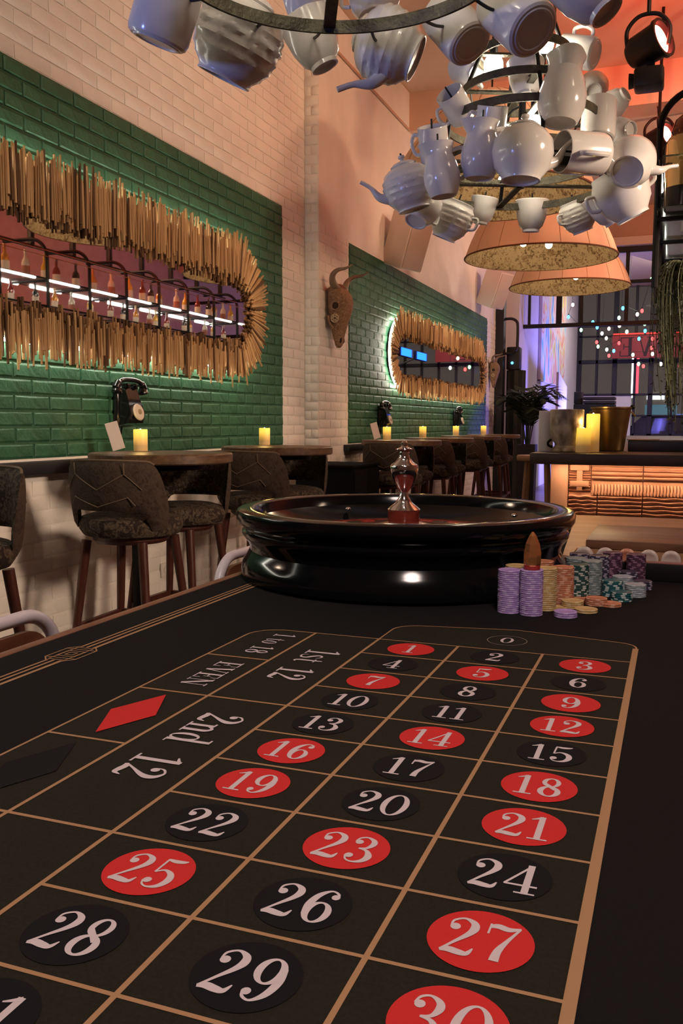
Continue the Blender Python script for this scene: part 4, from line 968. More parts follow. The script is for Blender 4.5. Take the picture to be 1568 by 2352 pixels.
bx1('mug', (-0.0422, 0.6262, 1.978), 0.1197, (-0.5927, 0.3105, 0.7432), 'mug', 'white mug showing its base beside the round footed teapot', dz=0, R=.30, side=(-0.0764, 0.9359, 0.3437))
bx1('mug', (0.1063, 0.5064, 1.9336), 0.1277, (-0.5989, 0.4066, 0.6899), 'mug', 'largest white mug showing its dark base on the near chandelier', dz=0, R=.30, side=(-0.0764, 0.9359, 0.3437))
bx1('cup', (0.2517, 0.4122, 1.9167), 0.1140, (-0.5898, 0.0877, 0.8028), 'teacup', 'white teacup at the outer side of the near chandelier', dz=0, R=.30, side=(-0.0663, 0.9932, -0.0953))
bx1('cup', (-0.4316, 0.7189, 2.1435), 0.1140, (-0.0385, 0.0929, 0.9949), 'teacup', 'white teacup lit above the near chandelier ring', dz=.075, R=.265, side=(-0.0663, 0.9932, -0.0953))
bx1('bowl', (-0.2775, 0.7766, 2.142), 0.1140, (-0.1064, 0.2738, 0.9559), 'sugar_bowl', 'white bowl lit above the near chandelier ring', dz=.075, R=.265)

for k in range(9):
    a = 2*PI*k/9 + .3; dz_, R_ = ((.20, .25), (.30, .20), (.42, .15))[k % 3]; d = (math.cos(a), math.sin(a))
    hang('mug' if k % 2 else 'cup', (C1[0] + d[0]*(R_ + .07), C1[1] + d[1]*(R_ + .07), C1[2] + dz_ + .02), .10, (d[0]*.5, d[1]*.5, .8), 'mug' if k % 2 else 'teacup', ('white mug' if k % 2 else 'white teacup') + ' on the upper rings of the near chandelier', c=C1, dz=dz_, R=R_)
# ------------------------------------------------------------------ dome lamps
shade_m = mat('cream_shade', (0.74, 0.50, 0.34), 0.75, bump=0.05, bscale=30)
lining_m = voromat('leaf_lining', [(.05, .026, .012), (.13, .08, .036), (.22, .145, .07), (.34, .25, .14)], 30, 0.7, 0.5)
seam_m = mat('shade_seam', (0.30, 0.15, 0.07), 0.8)
trim_m = mat('shade_trim', (0.16, 0.06, 0.025), 0.7)
for i, (c, lb) in enumerate((((-0.7649, 4.5854, 2.5981), 'large cream dome lamp hidden behind the far crockery chandelier'), ((-0.7673, 6.8614, 2.6031), 'cream dome lamp with leaf patterned lining, middle one of three'), ((-0.7685, 9.1438, 2.6645), 'cream dome lamp with leaf patterned lining, closest to the glass partition'))):
    t = thing('dome_lamp', c, lb, 'pendant lamp', 'cream dome lamps'); R = .665
    pr = [(1, 0), (.975, .07), (.93, .19), (.865, .33), (.765, .48), (.655, .62), (.53, .76), (.38, .88), (.2, .965), (.05, .99)]
    MB().lathe([(r*R, z*R) for r, z in pr], 64).build('shade', shade_m, t)
    MB().lathe([((r - .012)*R, z*R - .004) for r, z in pr], 64).build('lining', lining_m, t)
    MB().tube([(R*math.cos(a), R*math.sin(a), 0) for a in [2*PI*k/64 for k in range(64)]], .0075, 8, closed=True).build('rim_trim', trim_m, t)
    for k in range(16):
        a = 2*PI*k/16; MB().tube([((r*R + .001)*math.cos(a), (r*R + .001)*math.sin(a), z*R) for r, z in pr], .0018, 5).build('seam', seam_m, t)
    MB().tube([(0, 0, .98*R), (0, 0, ZC - c[2])], .006, 8).build('cable', black_metal, t)
    MB().tube([(0, 0, .98*R), (0, 0, .16)], .010, 8).build('lamp_stem', trim_m, t)
    for k in range(3):
        a = 2*PI*k/3 + 3.3; x, y = .15*math.cos(a), .15*math.sin(a)
        MB().sphere((x, y, .135), .032, 14, 8, (1, 1, 1.1)).build('bulb', emat('dome_bulb', (1, .80, .52), 30), t)
        MB().tube([(x, y, .165), (x*.6, y*.6, .19), (0, 0, .18)], .006, 6).build('bulb_arm', trim_m, t)
    light('dome_lamp_light', 'POINT', (c[0], c[1], c[2] + .08), 9.0, (1, .70, .42), .05)

# ------------------------------------------------------------------ hanging bottle rack over the bar
RX, RZ = 0.30, 2.71
rack = thing('bottle_rack', (RX, 5.9, 0), 'black hanging bar rack of bent pipes with lit glass shelves above the bar', 'rack')
def rk(mb, n, m, sm=35):
    o = mb.build(n, m, rack, sm); o.location = (-RX, -5.9, 0); return o
HY = [3.34 + .59*k for k in range(10)]
for y in HY:
    pts = [(RX, y, 1.80), (RX, y, RZ - .17)] + [(RX + .17 - .17*math.cos(a), y, RZ - .17 + .17*math.sin(a)) for a in [PI/2*i/8 for i in range(1, 9)]] + [(RX + .46, y, RZ)]
    rk(MB().tube(pts, .0165, 10), 'bent_pipe', black_metal)
    for zz in (2.125, 2.355): rk(MB().rbox((RX, y - .02, zz - .012), (RX + .42, y + .02, zz + .004), .002, 1), 'shelf_bar', black_metal, 0)
    rk(MB().rbox((RX + .34, y + .22, RZ), (RX + .385, y + .265, ZC), .003), 'hanger', black_metal)
rk(MB().tube([(RX + .36, 3.2, RZ), (RX + .36, 9.0, RZ)], .018, 8), 'top_rail', black_metal)
glass_m = mat('shelf_glass', (0.75, 0.80, 0.76), 0.05, trans=0.9, ior=1.3)
copper = mat('copper_rail', (0.55, 0.26, 0.13), 0.25, 0.9)
LEDT = emat('led_tube_light', (1, .95, .86), 16)
for z in (2.14, 2.37):
    rk(MB().box((RX + .02, 3.16, z - .008), (RX + .40, 9.0, z)), 'glass_shelf', glass_m, 0)
    for x in (RX + .01, RX + .41): rk(MB().tube([(x, 3.2, z - .004), (x, 9.0, z - .004)], .008, 6), 'shelf_rail', black_metal)
for x, z in ((RX - .012, 2.60), (RX - .012, 2.55)): rk(MB().tube([(x, 3.2, z), (x, 9.0, z)], .004, 6), 'copper_guard_rail', copper)
for xl_, z, off in ((RX + .005, 2.355, 0), (RX + .40, 2.355, .25)):
    y = 3.35 + off
    while y < 8.8:
        rk(MB().tube([(xl_, y, z), (xl_, y + .42, z)], .010, 8), 'led_tube', LEDT); y += .59
bcols = [((.55, .24, .04), 'amber'), ((.20, .03, .02), 'dark red'), ((.75, .72, .60), 'clear'), ((.02, .02, .02), 'black'), ((.60, .38, .06), 'golden')]
bmesh_ = []
for c, n in bcols:
    bm_ = mat('bottle_' + n.replace(' ', '_'), c, .08, 0.1 if n != 'clear' else 0, coat=.5, trans=.35 if n == 'clear' else .15)
    bmesh_.append((MB().lathe([(0, 0), (.040, 0), (.044, .006), (.044, .15), (.036, .185), (.016, .215), (.0145, .27), (0, .27)], 24).mesh('glass', bm_),
                   MB().lathe([(0, .268), (.017, .268), (.017, .30), (0, .30)], 16).mesh('cap', mat('cap_' + n.replace(' ', '_'), tuple(min(1, x*.5 + .05) for x in c), .35, .4)),
                   MB().lathe([(.0445, .04), (.0447, .041), (.0447, .125), (.0445, .126)], 24).mesh('paper_label', mat('label_' + n.replace(' ', '_'), (.55, .47, .36) if n != 'clear' else (.3, .12, .08), .7))))
k = 0
for z, off in ((2.3705, .12), (2.1405, .0)):
    y = 3.45 + off
    while y < 8.9:
        b = (k*7 + (3 if z < 2.2 else 0)) % 5; rowname = 'upper' if z > 2.2 else 'lower'
        t = thing('bottle', (RX + .16 + random.uniform(-.03, .06), y, z), bcols[b][1] + ' bottle with label on the ' + rowname + ' lit shelf of the hanging rack', 'bottle', bcols[b][1] + ' bottles on the ' + rowname + ' rack shelf')
        sc = .68 if z < 2.2 else .80
        t.scale = (sc, sc, sc)
        for me, n in zip(bmesh_[b], ('glass', 'cap', 'paper_label')): obj(n, me, t)
        y += random.uniform(.20, .30); k += 1
# the large glass jar standing at the end of the rack
jar = thing('glass_jar', (RX + .125, 3.28, 2.1405), 'large golden glass jar with dark base at the end of the bottle rack', 'jar')
MB().lathe([(0, .0), (.085, 0), (.095, .01), (.097, .09), (.097, .10)], 32).build('dark_base', mat('jar_dark', (.012, .011, .013), .15), jar)
MB().lathe([(.097, .10), (.097, .30), (.085, .33), (.06, .345), (.058, .335), (.082, .322), (.090, .295), (.090, .10)], 32).build('glass_wall', mat('jar_gold', (.75, .55, .25), .08, .75, coat=.4), jar)
MB().lathe([(0, .34), (.065, .34), (.075, .36), (.06, .41), (.025, .44), (0, .445)], 28).build('lid', mat('jar_lid', (.16, .03, .015), .12, .3, coat=.5), jar)
# hanging plant under the rack
plant_m = mat('hanging_leaf', (0.045, 0.055, 0.018), 0.6, col2=(0.09, 0.10, 0.035), vscale=15)
hp = thing('hanging_plant', (.475, 3.75, 1.93), 'trailing green hanging plant with thin strands below the bottle rack', 'plant')
MB().lathe([(0, -.12), (.07, -.12), (.10, -.02), (.105, 0), (.095, 0), (.09, -.02), (0, -.03)], 24).build('pot', mat('plant_pot', (.05, .045, .03), .6), hp)
for a in (0, 2.1, 4.2): MB().tube([(.1*math.cos(a), .1*math.sin(a), 0), (0, 0, .185), (0, 0, .203)], .002, 4).build('hanging_wire', black_metal, hp)
lf = MB(); rnd = random.Random(5)
for k in range(170):
    a = rnd.uniform(0, 2*PI); r0 = rnd.uniform(.02, .10); r1 = rnd.uniform(.07, .19); L = rnd.uniform(.30, .85) * (1.2 - r1*2.5)
    P = catmull([(r0*math.cos(a), r0*math.sin(a), 0), (r1*.7*math.cos(a), r1*.7*math.sin(a), .05), (r1*math.cos(a), r1*math.sin(a), -.06), (r1*1.05*math.cos(a + .1), r1*1.05*math.sin(a + .1), -L*.6), (r1*.9*math.cos(a + .2), r1*.9*math.sin(a + .2), -L)], 4)
    lf.tube(P, .0022, 3)
    for (x, y, z) in P[6:]:
        b = rnd.uniform(0, 2*PI); l = rnd.uniform(.012, .026); w_ = l*.35
        d = Vector((math.cos(b), math.sin(b), -rnd.uniform(.3, 1.2))).normalized()*l; n = Vector((-math.sin(b), math.cos(b), 0))*w_
        p = Vector((x, y, z)); lf.add([p, p + d*.5 + n, p + d, p + d*.5 - n], [(0, 1, 2, 3)])
o = lf.build('foliage', plant_m, hp, 0); o['kind'] = 'stuff'

# ------------------------------------------------------------------ carved bar counter
CY = 2.75
bar = thing('bar_counter', (.6, CY, 0), 'bar counter with carved wooden front panels lit under a dark slab top', 'bar counter')
def bc(mb, n, m, sm=35, par=None):
    o = mb.build(n, m, par or bar, sm)
    if par is None: o.location = (-.6, -CY, 0)
    return o
slab_m = mat('dark_slab', (0.055, 0.032, 0.030), 0.35, col2=(0.085, 0.052, 0.047), vscale=7, stretch=(1, 6, 6))
carve_m = mat('carved_wood', (0.46, 0.24, 0.155), 0.6, col2=(0.56, 0.31, 0.20), vscale=9, bump=.1)
bc(MB().rbox((-.19, CY - .0, .965), (2.2, CY + 6.2, 1.008), .004), 'top_slab', slab_m)
bc(MB().box((-.19, CY + .0005, .9585), (2.2, CY + .009, .9655)), 'slab_lip', slab_m, 0)
bc(MB().box((-.105, CY + .13, 0), (2.1, CY + 6.1, .9645)), 'carcass', mat('carcass_brown', (.20, .10, .065), .6), 0)
bc(MB().rbox((-.105, CY + .085, 0), (-.028, CY + .13, .9645), .003), 'end_post', mat('end_post_wood', (.46, .26, .17), .55))
bc(MB().box((-.10, CY + .012, .9636), (2.1, CY + .034, .9648)), 'under_light', emat('under_counter_light', (1, .60, .34), 42))
def ridge(x0, x1, z, h, d, par, y0, wob):
    pts = []; n = 14
    mb = MB(); vs = []
    for i in range(n + 1):
        x = x0 + (x1 - x0)*i/n; zz = z + wob*math.sin(i*.9 + z*70)
        vs += [(x, y0, zz - h/2), (x, y0 - d*.8, zz - h*.28), (x, y0 - d, zz + h*.1), (x, y0, zz + h/2)]
    fs = []
    for i in range(n):
        for k in range(3): a = i*4 + k; fs.append((a, a + 1, a + 5, a + 4))
    fs += [(0, 3, 2, 1), (n*4, n*4 + 1, n*4 + 2, n*4 + 3)]
    return mb.add(vs, fs)
def panel(x0, x1, z0, z1, style, wob):
    p = bc(MB().rbox((x0, CY + .108, z0), (x1, CY + .13, z1), .002), 'carved_panel', carve_m)
    def pb(mb, n): o = mb.build(n, carve_m, p, 30); return o
    if style == 'h':
        z = z0 + .012; 
        while z < z1 - .006: pb(ridge(x0 + .002, x1 - .002, z, .014, .020, p, CY + .110, wob), 'carved_ridge'); z += .0178
    elif style == 'v':
        z = z1 - .010
        for q in range(4): pb(ridge(x0 + .002, x1 - .002, z - q*.0185, .014, .018, p, CY + .110, wob*.4), 'carved_ridge')
        n = int((x1 - x0)/.0135)
        for i in range(n):
            x = x0 + (i + .5)*(x1 - x0)/n
            pb(MB().tube(catmull([(x, CY + .108, z - .085), (x + .003, CY + .098, z - .105), (x + .001, CY + .096, z - .13), (x - .003, CY + .106, z0 + .004)], 3), .0052, 6), 'carved_flute')
    else:
        z = z0 + .008
        while z < z1 - .004: pb(ridge(x0 + .002, x1 - .002, z, .009, .012, p, CY + .110, 0), 'carved_ridge'); z += .0115
        xm = (x0 + x1)/2; zm = (z0 + z1)/2
        pb(MB().rbox((xm - .013, CY + .090, z0 + .004), (xm + .013, CY + .11, z1 - .003), .004), 'carved_cross')
        for dz_ in (-.028, .045): pb(MB().rbox((xm - .042, CY + .088, zm + dz_ - .015), (xm + .042, CY + .11, zm + dz_ + .012), .004), 'carved_cross')
zt_ = .962; zm_ = .833; 
panel(-.026, .072, zm_, zt_, 'x', 0)
xs = [.074, .298, .522, .746, .97, 1.2]
for i in range(5): panel(xs[i], xs[i+1] - .002, zm_, zt_, 'v', .0015)
xl = [-.026, .104, .298, .522, .746, .97, 1.2]
for i in range(6): panel(xl[i], xl[i+1] - .002, .69, zm_ - .002, 'h', .0022 if i % 2 == 0 else .001)
for i in range(6): panel(xl[i], xl[i+1] - .002, .03, .40, 'h', .002) if i < 0 else None
bc(MB().rbox((-.026, CY + .108, .10), (2.1, CY + .13, .688), .002), 'lower_panel', carve_m)
ws = thing('wooden_stool', (-.55, 5.5, 0), 'plain light wooden stool standing beside the counter end', 'stool')
MB().lathe([(0, .86), (.15, .86), (.155, .87), (.155, .89), (.15, .90), (0, .90)], 28).build('seat', mat('light_wood', (.34, .20, .12), .5), ws)
for k in range(4):
    a = PI/4 + k*PI/2; MB().tube([(.10*math.cos(a), .10*math.sin(a), .86), (.16*math.cos(a), .16*math.sin(a), 0)], .014, 8).build('leg', mat('light_wood', (0, 0, 0)), ws)
for k in range(4):
    a, b = PI/4 + k*PI/2, PI/4 + (k+1)*PI/2; MB().tube([(.135*math.cos(a), .135*math.sin(a), .28), (.135*math.cos(b), .135*math.sin(b), .28)], .009, 6).build('rung', mat('light_wood', (0, 0, 0)), ws)
# things on the counter -------------------------------------------
marble = mat('marble', (0.17, 0.12, 0.085), 0.4, col2=(0.60, 0.50, 0.40), vscale=24, stretch=(1, 1, .6), detail=3)
pot = thing('marble_pot', (-.053, 2.96, 1.0085), 'round veined marble pot with narrow foot on the counter', 'pot')
MB().lathe([(0, 0), (.066, 0), (.069, .006), (.066, .016), (.052, .030), (.054, .040), (.070, .060), (.077, .095), (.077, .196), (.072, .198), (.070, .19), (.070, .09), (0, .05)], 44).build('bowl', marble, pot)
for s_ in (-1, 1): MB().tube(catmull([(s_*.060, -.02, .022), (s_*.078, -.025, .03), (s_*.080, -.03, .045), (s_*.066, -.025, .058)], 4), .006, 8).build('lug', black_metal, pot)
tag(MB().lathe([(0, 0), (.034, 0), (.034, .19), (.032, .193), (0, .193)], 32, Matrix.Translation((-.158, 3.03, 1.0085))).build('white_cylinder_vase', mat('white_vase', (.62, .60, .66), .4)), 'plain white cylinder vase beside the marble pot on the counter', 'vase')
candle((.060, 3.02, 1.0085), .031, .178, 'tall ivory pillar candle behind the shorter one on the counter', 'counter candles', .25)
candle((.027, 2.92, 1.0085), .034, .112, 'short yellow pillar candle before the tall one on the counter', 'counter candles', .25)
gold_b = mat('brass_bucket', (0.26, 0.16, 0.06), 0.35, 0.9, var=.15, vscale=20)
bk = thing('ice_bucket', (.128, 3.20, 1.0085), 'tapered brass ice bucket behind the counter candles', 'bucket')
MB().lathe([(0, .002), (.060, 0), (.064, .004), (.092, .20), (.098, .205), (.098, .212), (.088, .210), (.060, .012), (0, .012)], 40).build('pail', gold_b, bk)
MB().sphere((.098, 0, .212), .012, 10, 8).build('handle_knob', black_metal, bk)
for s_ in (-1, 1): MB().tube([(s_*.094, .02, .19), (s_*.11, .02, .17), (s_*.11, -.02, .17), (s_*.094, -.02, .19)], .004, 6).build('ring_handle', gold_b, bk)
rv = thing('bar_riser', (.30, 3.32, 1.0085), 'low dark service riser on the counter behind the brass bucket', 'riser')
MB().rbox((-.09, -.12, 0), (.9, .12, .052), .004).build('body', mat('riser_dark', (.02, .014, .014), .4), rv)
MB().rbox((-.095, -.125, .0525), (.05, .125, .058), .002).build('tray', mat('riser_tray', (.30, .20, .16), .3), rv)
bs = thing('menu_box', (.02, 3.62, 1.0085), 'stepped dark blue menu box behind the marble pot on the counter', 'box')
MB().rbox((-.11, -.06, 0), (.10, .06, .235), .004).build('base', mat('menu_navy', (.012, .014, .035), .4), bs)
MB().rbox((-.11, -.05, .236), (-.07, .05, .30), .003).build('upright_block', mat('menu_navy', (0, 0, 0)), bs)
for q in range(2): MB().rbox((-.06, -.062, .236 + q*.02), (.10, .06, .252 + q*.02), .003).build('tray', mat('menu_navy2', (.03, .03, .06), .35), bs)

# ------------------------------------------------------------------ back room: partition, plant, painting, windows
YP = 13.0
frame_m = mat('window_frame_black', (0.010, 0.009, 0.010), 0.5)
bw_m = mat('back_room_white', (0.66, 0.63, 0.62), 0.8)
slab('wall_back_left', (-2.55, 12.25, 0), (-1.9 - .3, 12.6, ZC), plaster)
slab('wall_side_back', (-2.2, 12.6, 0), (-1.90, 21.0, ZC), bw_m)
slab('trim_4', (-2.2, YP - .04, 3.86), (3.6, YP + .25, ZC), mat('header_brown', (.52, .33, .23), .8))
slab('trim_5', (-2.2, YP - .16, 3.78), (3.6, YP + .05, 3.90), mat('cornice_cream', (.70, .55, .43), .7))
part = struct(bpy.data.objects.new('window_1', None)); COL.objects.link(part)
def pm(a, b, n='mullion'): return MB().rbox(a, b, .004, 1).build(n, frame_m, part)
zb = 2.65
pm((-2.2, YP - .035, zb - .03), (3.6, YP + .035, zb + .03), 'transom')
pm((-2.2, YP - .035, 3.70), (3.6, YP + .035, 3.80), 'transom')
pm((-2.2, YP - .03, 3.24), (3.6, YP + .03, 3.29), 'transom')
for px_, wd in ((-1.81, .04), (-1.355, .085), (-1.02, .06), (-.36, .055), (.36, .055), (1.08, .055), (1.8, .055)):
    pm((px_ - wd/2, YP - .03, zb), (px_ + wd/2, YP + .03, 3.72))
pm((-2.2, YP - .08, 0), (-2.06, YP + .08, 3.80), 'post')
post = tag(MB().rbox((-2.145, 12.02, 0), (-2.03, 12.22, 3.05), .006).build('steel_post', frame_m), 'black steel post at the end of the green wall', 'post')
bent = MB().tube(catmull([(-2.03, 12.13, 2.68), (-1.93, 12.13, 2.68), (-1.86, 12.13, 2.64), (-1.84, 12.13, 2.56), (-1.84, 12.13, 2.32), (-1.85, 12.13, 2.24), (-1.92, 12.13, 2.18), (-2.03, 12.13, 2.17)], 5), .021, 8).build('bent_pipe_rail', frame_m)
tag(bent, 'black bent pipe loop fixed to the steel post', 'pipe')
cur = MB(); n = 40
cv = [(( .13 + .018*math.sin(7*2*PI*i/n))*math.cos(2*PI*i/n), (.11 + .018*math.sin(7*2*PI*i/n))*math.sin(2*PI*i/n)) for i in range(n)]
cur.prism(cv, 0, 1.93); c_ = cur.build('folded_parasol', mat('olive_cloth', (.022, .022, .014), .9, bump=.3, bscale=30)); c_.location = (-1.88, 12.3, 0)
tag(c_, 'tall folded dark olive cloth bundle beside the black steel post', 'cloth')
mon = thing('stage_light_bar', (-1.90, 12.28, 1.935), 'dark stage lamp with small blue light above the folded cloth bundle', 'lamp')
MB().rbox((-.11, -.1, 0), (.09, .1, .34), .02).build('housing', frame_m, mon)
MB().sphere((-.02, -.105, -.02 + .12), .02, 10, 8).build('blue_light', emat('blue_led', (.05, .45, 1), 8), mon)
# planter and palm
pl = thing('potted_palm', (-1.55, 11.45, 0), 'dark feathery palm in a tall black planter before the blue lit wall', 'plant')
MB().lathe([(0, 0), (.15, 0), (.155, .01), (.175, .83), (.175, .84), (.155, .84), (.15, .79), (0, .79)], 4, Matrix.Rotation(PI/4, 4, 'Z')).build('planter', mat('planter_black', (.008, .008, .009), .45), pl, 20)
palm_m = mat('palm_leaf', (.012, .020, .012), .55, col2=(.025, .04, .02), vscale=10)
for k in range(30):
    a = 2*PI*k/11 + rnd.uniform(-.2, .2); L = rnd.uniform(.55, 1.12); sp_ = rnd.uniform(.08, .40)
    P = catmull([(.02*math.cos(a), .02*math.sin(a), .78), (sp_*.3*math.cos(a), sp_*.3*math.sin(a), .78 + L*.5), (sp_*.75*math.cos(a), sp_*.75*math.sin(a), .78 + L*.85), (sp_*1.25*math.cos(a), sp_*1.25*math.sin(a), .78 + L*(1.0 - sp_*.55))], 6)
    mb = MB().tube(P, [.006 - .0003*min(i, 15) for i in range(len(P))], 5)
    for i in range(7, len(P)):
        p = Vector(P[i]); d = (Vector(P[min(i+1, len(P)-1)]) - Vector(P[i-1])).normalized(); sd = d.cross(Vector((0, 0, 1)));
        if sd.length < 1e-3: sd = Vector((1, 0, 0))
        sd.normalize()
        for s_ in (-1, 1):
            l = .23*(1 - abs(i - 13)/22); tip = p + (sd*s_*.75 + d*.65 + Vector((0, 0, -.25))).normalized()*l; w_ = d*.014
            mb.add([p - w_, p + w_, p + (tip - p)*.6 + w_*.9, tip, p + (tip - p)*.6 - w_*.9], [(0, 1, 2, 3, 4)])
    mb.build('frond', palm_m, pl, 0)
# painting
def paint_mat():
    m = bpy.data.materials.new('abstract_paint'); m.use_nodes = True; nt = m.node_tree; N = nt.nodes; Lk = nt.links; b = N['Principled BSDF']; b.inputs['Roughness'].default_value = .6
    tc = N.new('ShaderNodeTexCoord'); mp = N.new('ShaderNodeMapping'); mp.inputs['Scale'].default_value = (1, 1.0, .55); Lk.new(tc.outputs['Object'], mp.inputs[0])
    nz = N.new('ShaderNodeTexNoise'); nz.inputs['Scale'].default_value = 1.5; nz.inputs['Detail'].default_value = 2; nz.inputs['Distortion'].default_value = 1.2; Lk.new(mp.outputs[0], nz.inputs['Vector'])
    rp = N.new('ShaderNodeValToRGB'); rp.color_ramp.interpolation = 'EASE'
    cols = [(.25, .2, .45), (.12, .32, .62), (.25, .6, .75), (.72, .70, .62), (.75, .62, .55), (.75, .30, .20), (.72, .70, .60), (.80, .68, .08), (.15, .30, .22), (.7, .68, .66)]
    while len(rp.color_ramp.elements) < len(cols): rp.color_ramp.elements.new(.5)
    for i, c in enumerate(cols): rp.color_ramp.elements[i].position = .28 + .46*i/(len(cols) - 1); rp.color_ramp.elements[i].color = (*c, 1)
    Lk.new(nz.outputs['Fac'], rp.inputs[0]); Lk.new(rp.outputs[0], b.inputs['Base Color']); return m
pa = thing('abstract_painting', (-1.89, 16.4, 2.9), 'tall multicoloured abstract painting on the back room wall', 'painting')
MB().rbox((0, -1.75, -1.0), (.04, 1.75, .98), .004).build('canvas', paint_mat(), pa)
for a, b in (((-.005, -1.77, -1.02), (.045, -1.75, 1.0)), ((-.005, 1.75, -1.02), (.045, 1.77, 1.0)), ((-.005, -1.77, -1.02), (.045, 1.77, -1.0)), ((-.005, -1.77, .98), (.045, 1.77, 1.0))): MB().rbox(a, b, .002, 1).build('frame_bar', bw_m, pa)
# white sideboard and black bar furniture in the back room
wb = thing('white_screen', (-1.45, 14.4, 0), 'white slanted screen panel standing below the painting', 'screen')
MB().add([(-.02, -.6, 0), (.02, -.6, 0), (.02, .6, 0), (-.02, .6, 0), (-.02, -.6, 1.98), (.02, -.6, 1.98), (.02, .6, 1.78), (-.02, .6, 1.78)], [(3,2,1,0),(4,5,6,7),(0,1,5,4),(1,2,6,5),(2,3,7,6),(3,0,4,7)]).build('panel', bw_m, wb, 0)
MB().rbox((-.12, -.62, 0), (.12, -.56, .03), .004).build('foot', bw_m, wb); MB().rbox((-.12, .56, 0), (.12, .62, .03), .004).build('foot', bw_m, wb)

# street window --------------------------------------------------
YW = 21.0
win = struct(bpy.data.objects.new('window_2', None)); COL.objects.link(win)
slab('wall_front_left', (-2.2, YW, 0), (-1.86, YW + .15, ZC), bw_m)
slab('wall_front_sill', (-1.86, YW, 0), (-.62, YW + .15, 1.80), bw_m)
def wm(a, b, n='mullion'): return MB().rbox(a, b, .006, 1).build(n, frame_m, win)
ZB = (1.80, 2.60, 3.18, 3.42, 4.36)
vx = (-1.84, -1.43, -1.02, -.56, -.20, .28, .70, 1.15, 1.6, 2.05, 2.5, 2.95, 3.4)
for i, x in enumerate(vx): wm((x - (.055 if i in (0, 2, 4) else .03), YW - .03, 0 if x > -.7 else 1.8), (x + (.055 if i in (0, 2, 4) else .03), YW + .05, ZC))
for z, hgt in ((1.82, .05), (2.60, .09), (3.20, .04), (3.45, .05)): wm((-1.86, YW - .03, z - hgt/2), (3.6, YW + .05, z + hgt/2), 'glazing_bar')
wm((-.6, YW - .03, .85), (3.6, YW + .05, .90), 'glazing_bar'); wm((-.6, YW - .03, 0), (3.6, YW + .05, .10), 'glazing_bar'); wm((-.6, YW - .03, 1.30), (3.6, YW + .05, 1.34), 'glazing_bar')
pane_m = mat('window_pane', (.62, .60, .62), .02, trans=.96, ior=1.12)
zs = (1.82, 2.60, 3.20, 3.45, 4.34)
for i in range(len(vx) - 1):
    lo = (.10, .87, 1.32) + zs if vx[i] > -.7 else zs
    for a, b in zip(lo[:-1], lo[1:]): MB().box((vx[i] + .03, YW + .004, a + .02), (vx[i+1] - .03, YW + .010, b - .02)).build('pane', pane_m, win, 0)
# sign with mirrored letters seen from behind the glass
sg = thing('window_sign', (-.35, 20.62, 2.92), 'dark red window sign with lettering seen from behind', 'sign')
sgm = mat('sign_red', (.26, .045, .04), .6, emit=(.5, .04, .03), es=.10)
MB().rbox((-.72, 0, -.27), (1.5, .03, .25), .004).build('board', sgm, sg)
mbx = MB()
for p in text_polys('EVOL', .44, (.22, -.01), (1, 0), 1.15, .12, True): mbx.poly([(q[0], -.0022 - p[-1], q[1]) for q in p[:-1]])
mbx.build('letters', mat('sign_letter', (.03, .008, .008), .6), sg, 0)
for a, b in ((-.70, -.02), (.03, .62), (.68, 1.2)): MB().tube([(a, -.02, .285), (b, -.02, .285)], .018, 8).build('neon_tube', emat('red_neon', (1, .06, .05), 1.6), sg)
# street outside --------------------------------------------------
slab('floor_street', (-12, 21.3, -.12), (12, 40, -.02), mat('asphalt', (.05, .05, .055), .6))
bl2 = thing('street_building', (0, 30, 0), 'dim building facade with lit shop windows across the street', 'building')
MB().box((-9, 0, 0), (9, .4, 9)).build('facade', mat('facade_brown', (.16, .14, .10), .8, emit=(.20, .17, .13), es=.45), bl2, 0)  # emission added to lighten the facade, which is no lamp
for i, (x, w_, z0, z1, c, e) in enumerate(((-1.6, .5, 1.1, 2.0, (.35, .75, .85), .7), (-.55, .55, 1.92, 2.12, (.85, .95, 1.0), 2.5), (-.6, 1.0, .8, 1.75, (.16, .40, .50), .6), (.35, .45, .95, 1.45, (.25, .35, .95), .9), (.9, .4, .5, 1.5, (.50, .55, .40), .4), (-2.4, .5, .8, 1.7, (.55, .5, .4), .35))):
    f_ = MB().box((x, -.05, z0), (x + w_, -.01, z1)).build('shop_window', emat('shop_glow_%d' % i, c, e), bl2, 0)
pole = thing('street_sign_pole', (-.86, 27.05, -.02), 'pale street pole carrying upright white and red neon strips', 'sign')
MB().tube([(0, 0, 0), (0, 0, 1.92)], .09, 12).build('pole', mat('pole_cream', (.6, .58, .45), .5, emit=(.6, .58, .45), es=.25), pole)
MB().rbox((-.06, -.05, 1.92), (.06, .05, 3.32), .02).build('white_neon_strip', emat('white_neon', (1, .95, .95), 5), pole)
MB().rbox((.061, -.05, 2.0), (.15, .05, 3.2), .02).build('red_neon_strip', emat('red_neon2', (1, .08, .12), 3), pole)
car = thing('parked_car', (.25, 25.2, -.02), 'dark parked car seen through the street window', 'car')
pr_ = [(-2.0, .30), (-1.95, .75), (-1.2, .92), (-.7, 1.38), (.7, 1.40), (1.3, .98), (2.0, .85), (2.05, .35)]
cb_ = MB(); n = len(pr_); cb_.add([(x, -.8, z) for x, z in pr_] + [(x, .8, z) for x, z in pr_], [tuple(range(n))[::-1], tuple(range(n, 2*n))] + [(i, (i+1) % n, (i+1) % n + n, i + n) for i in range(n)]).build('body', mat('car_dark', (.02, .022, .028), .25, .3), car, 20)
MB().prism([(-.62, .95), (-.45, 1.30), (.6, 1.32), (1.0, .98)], -.01, .01, Matrix.Translation((0, -.81, 0)) @ Matrix.Rotation(PI/2, 4, 'X')).build('side_window', mat('car_glass', (.10, .14, .16), .05), car, 0)
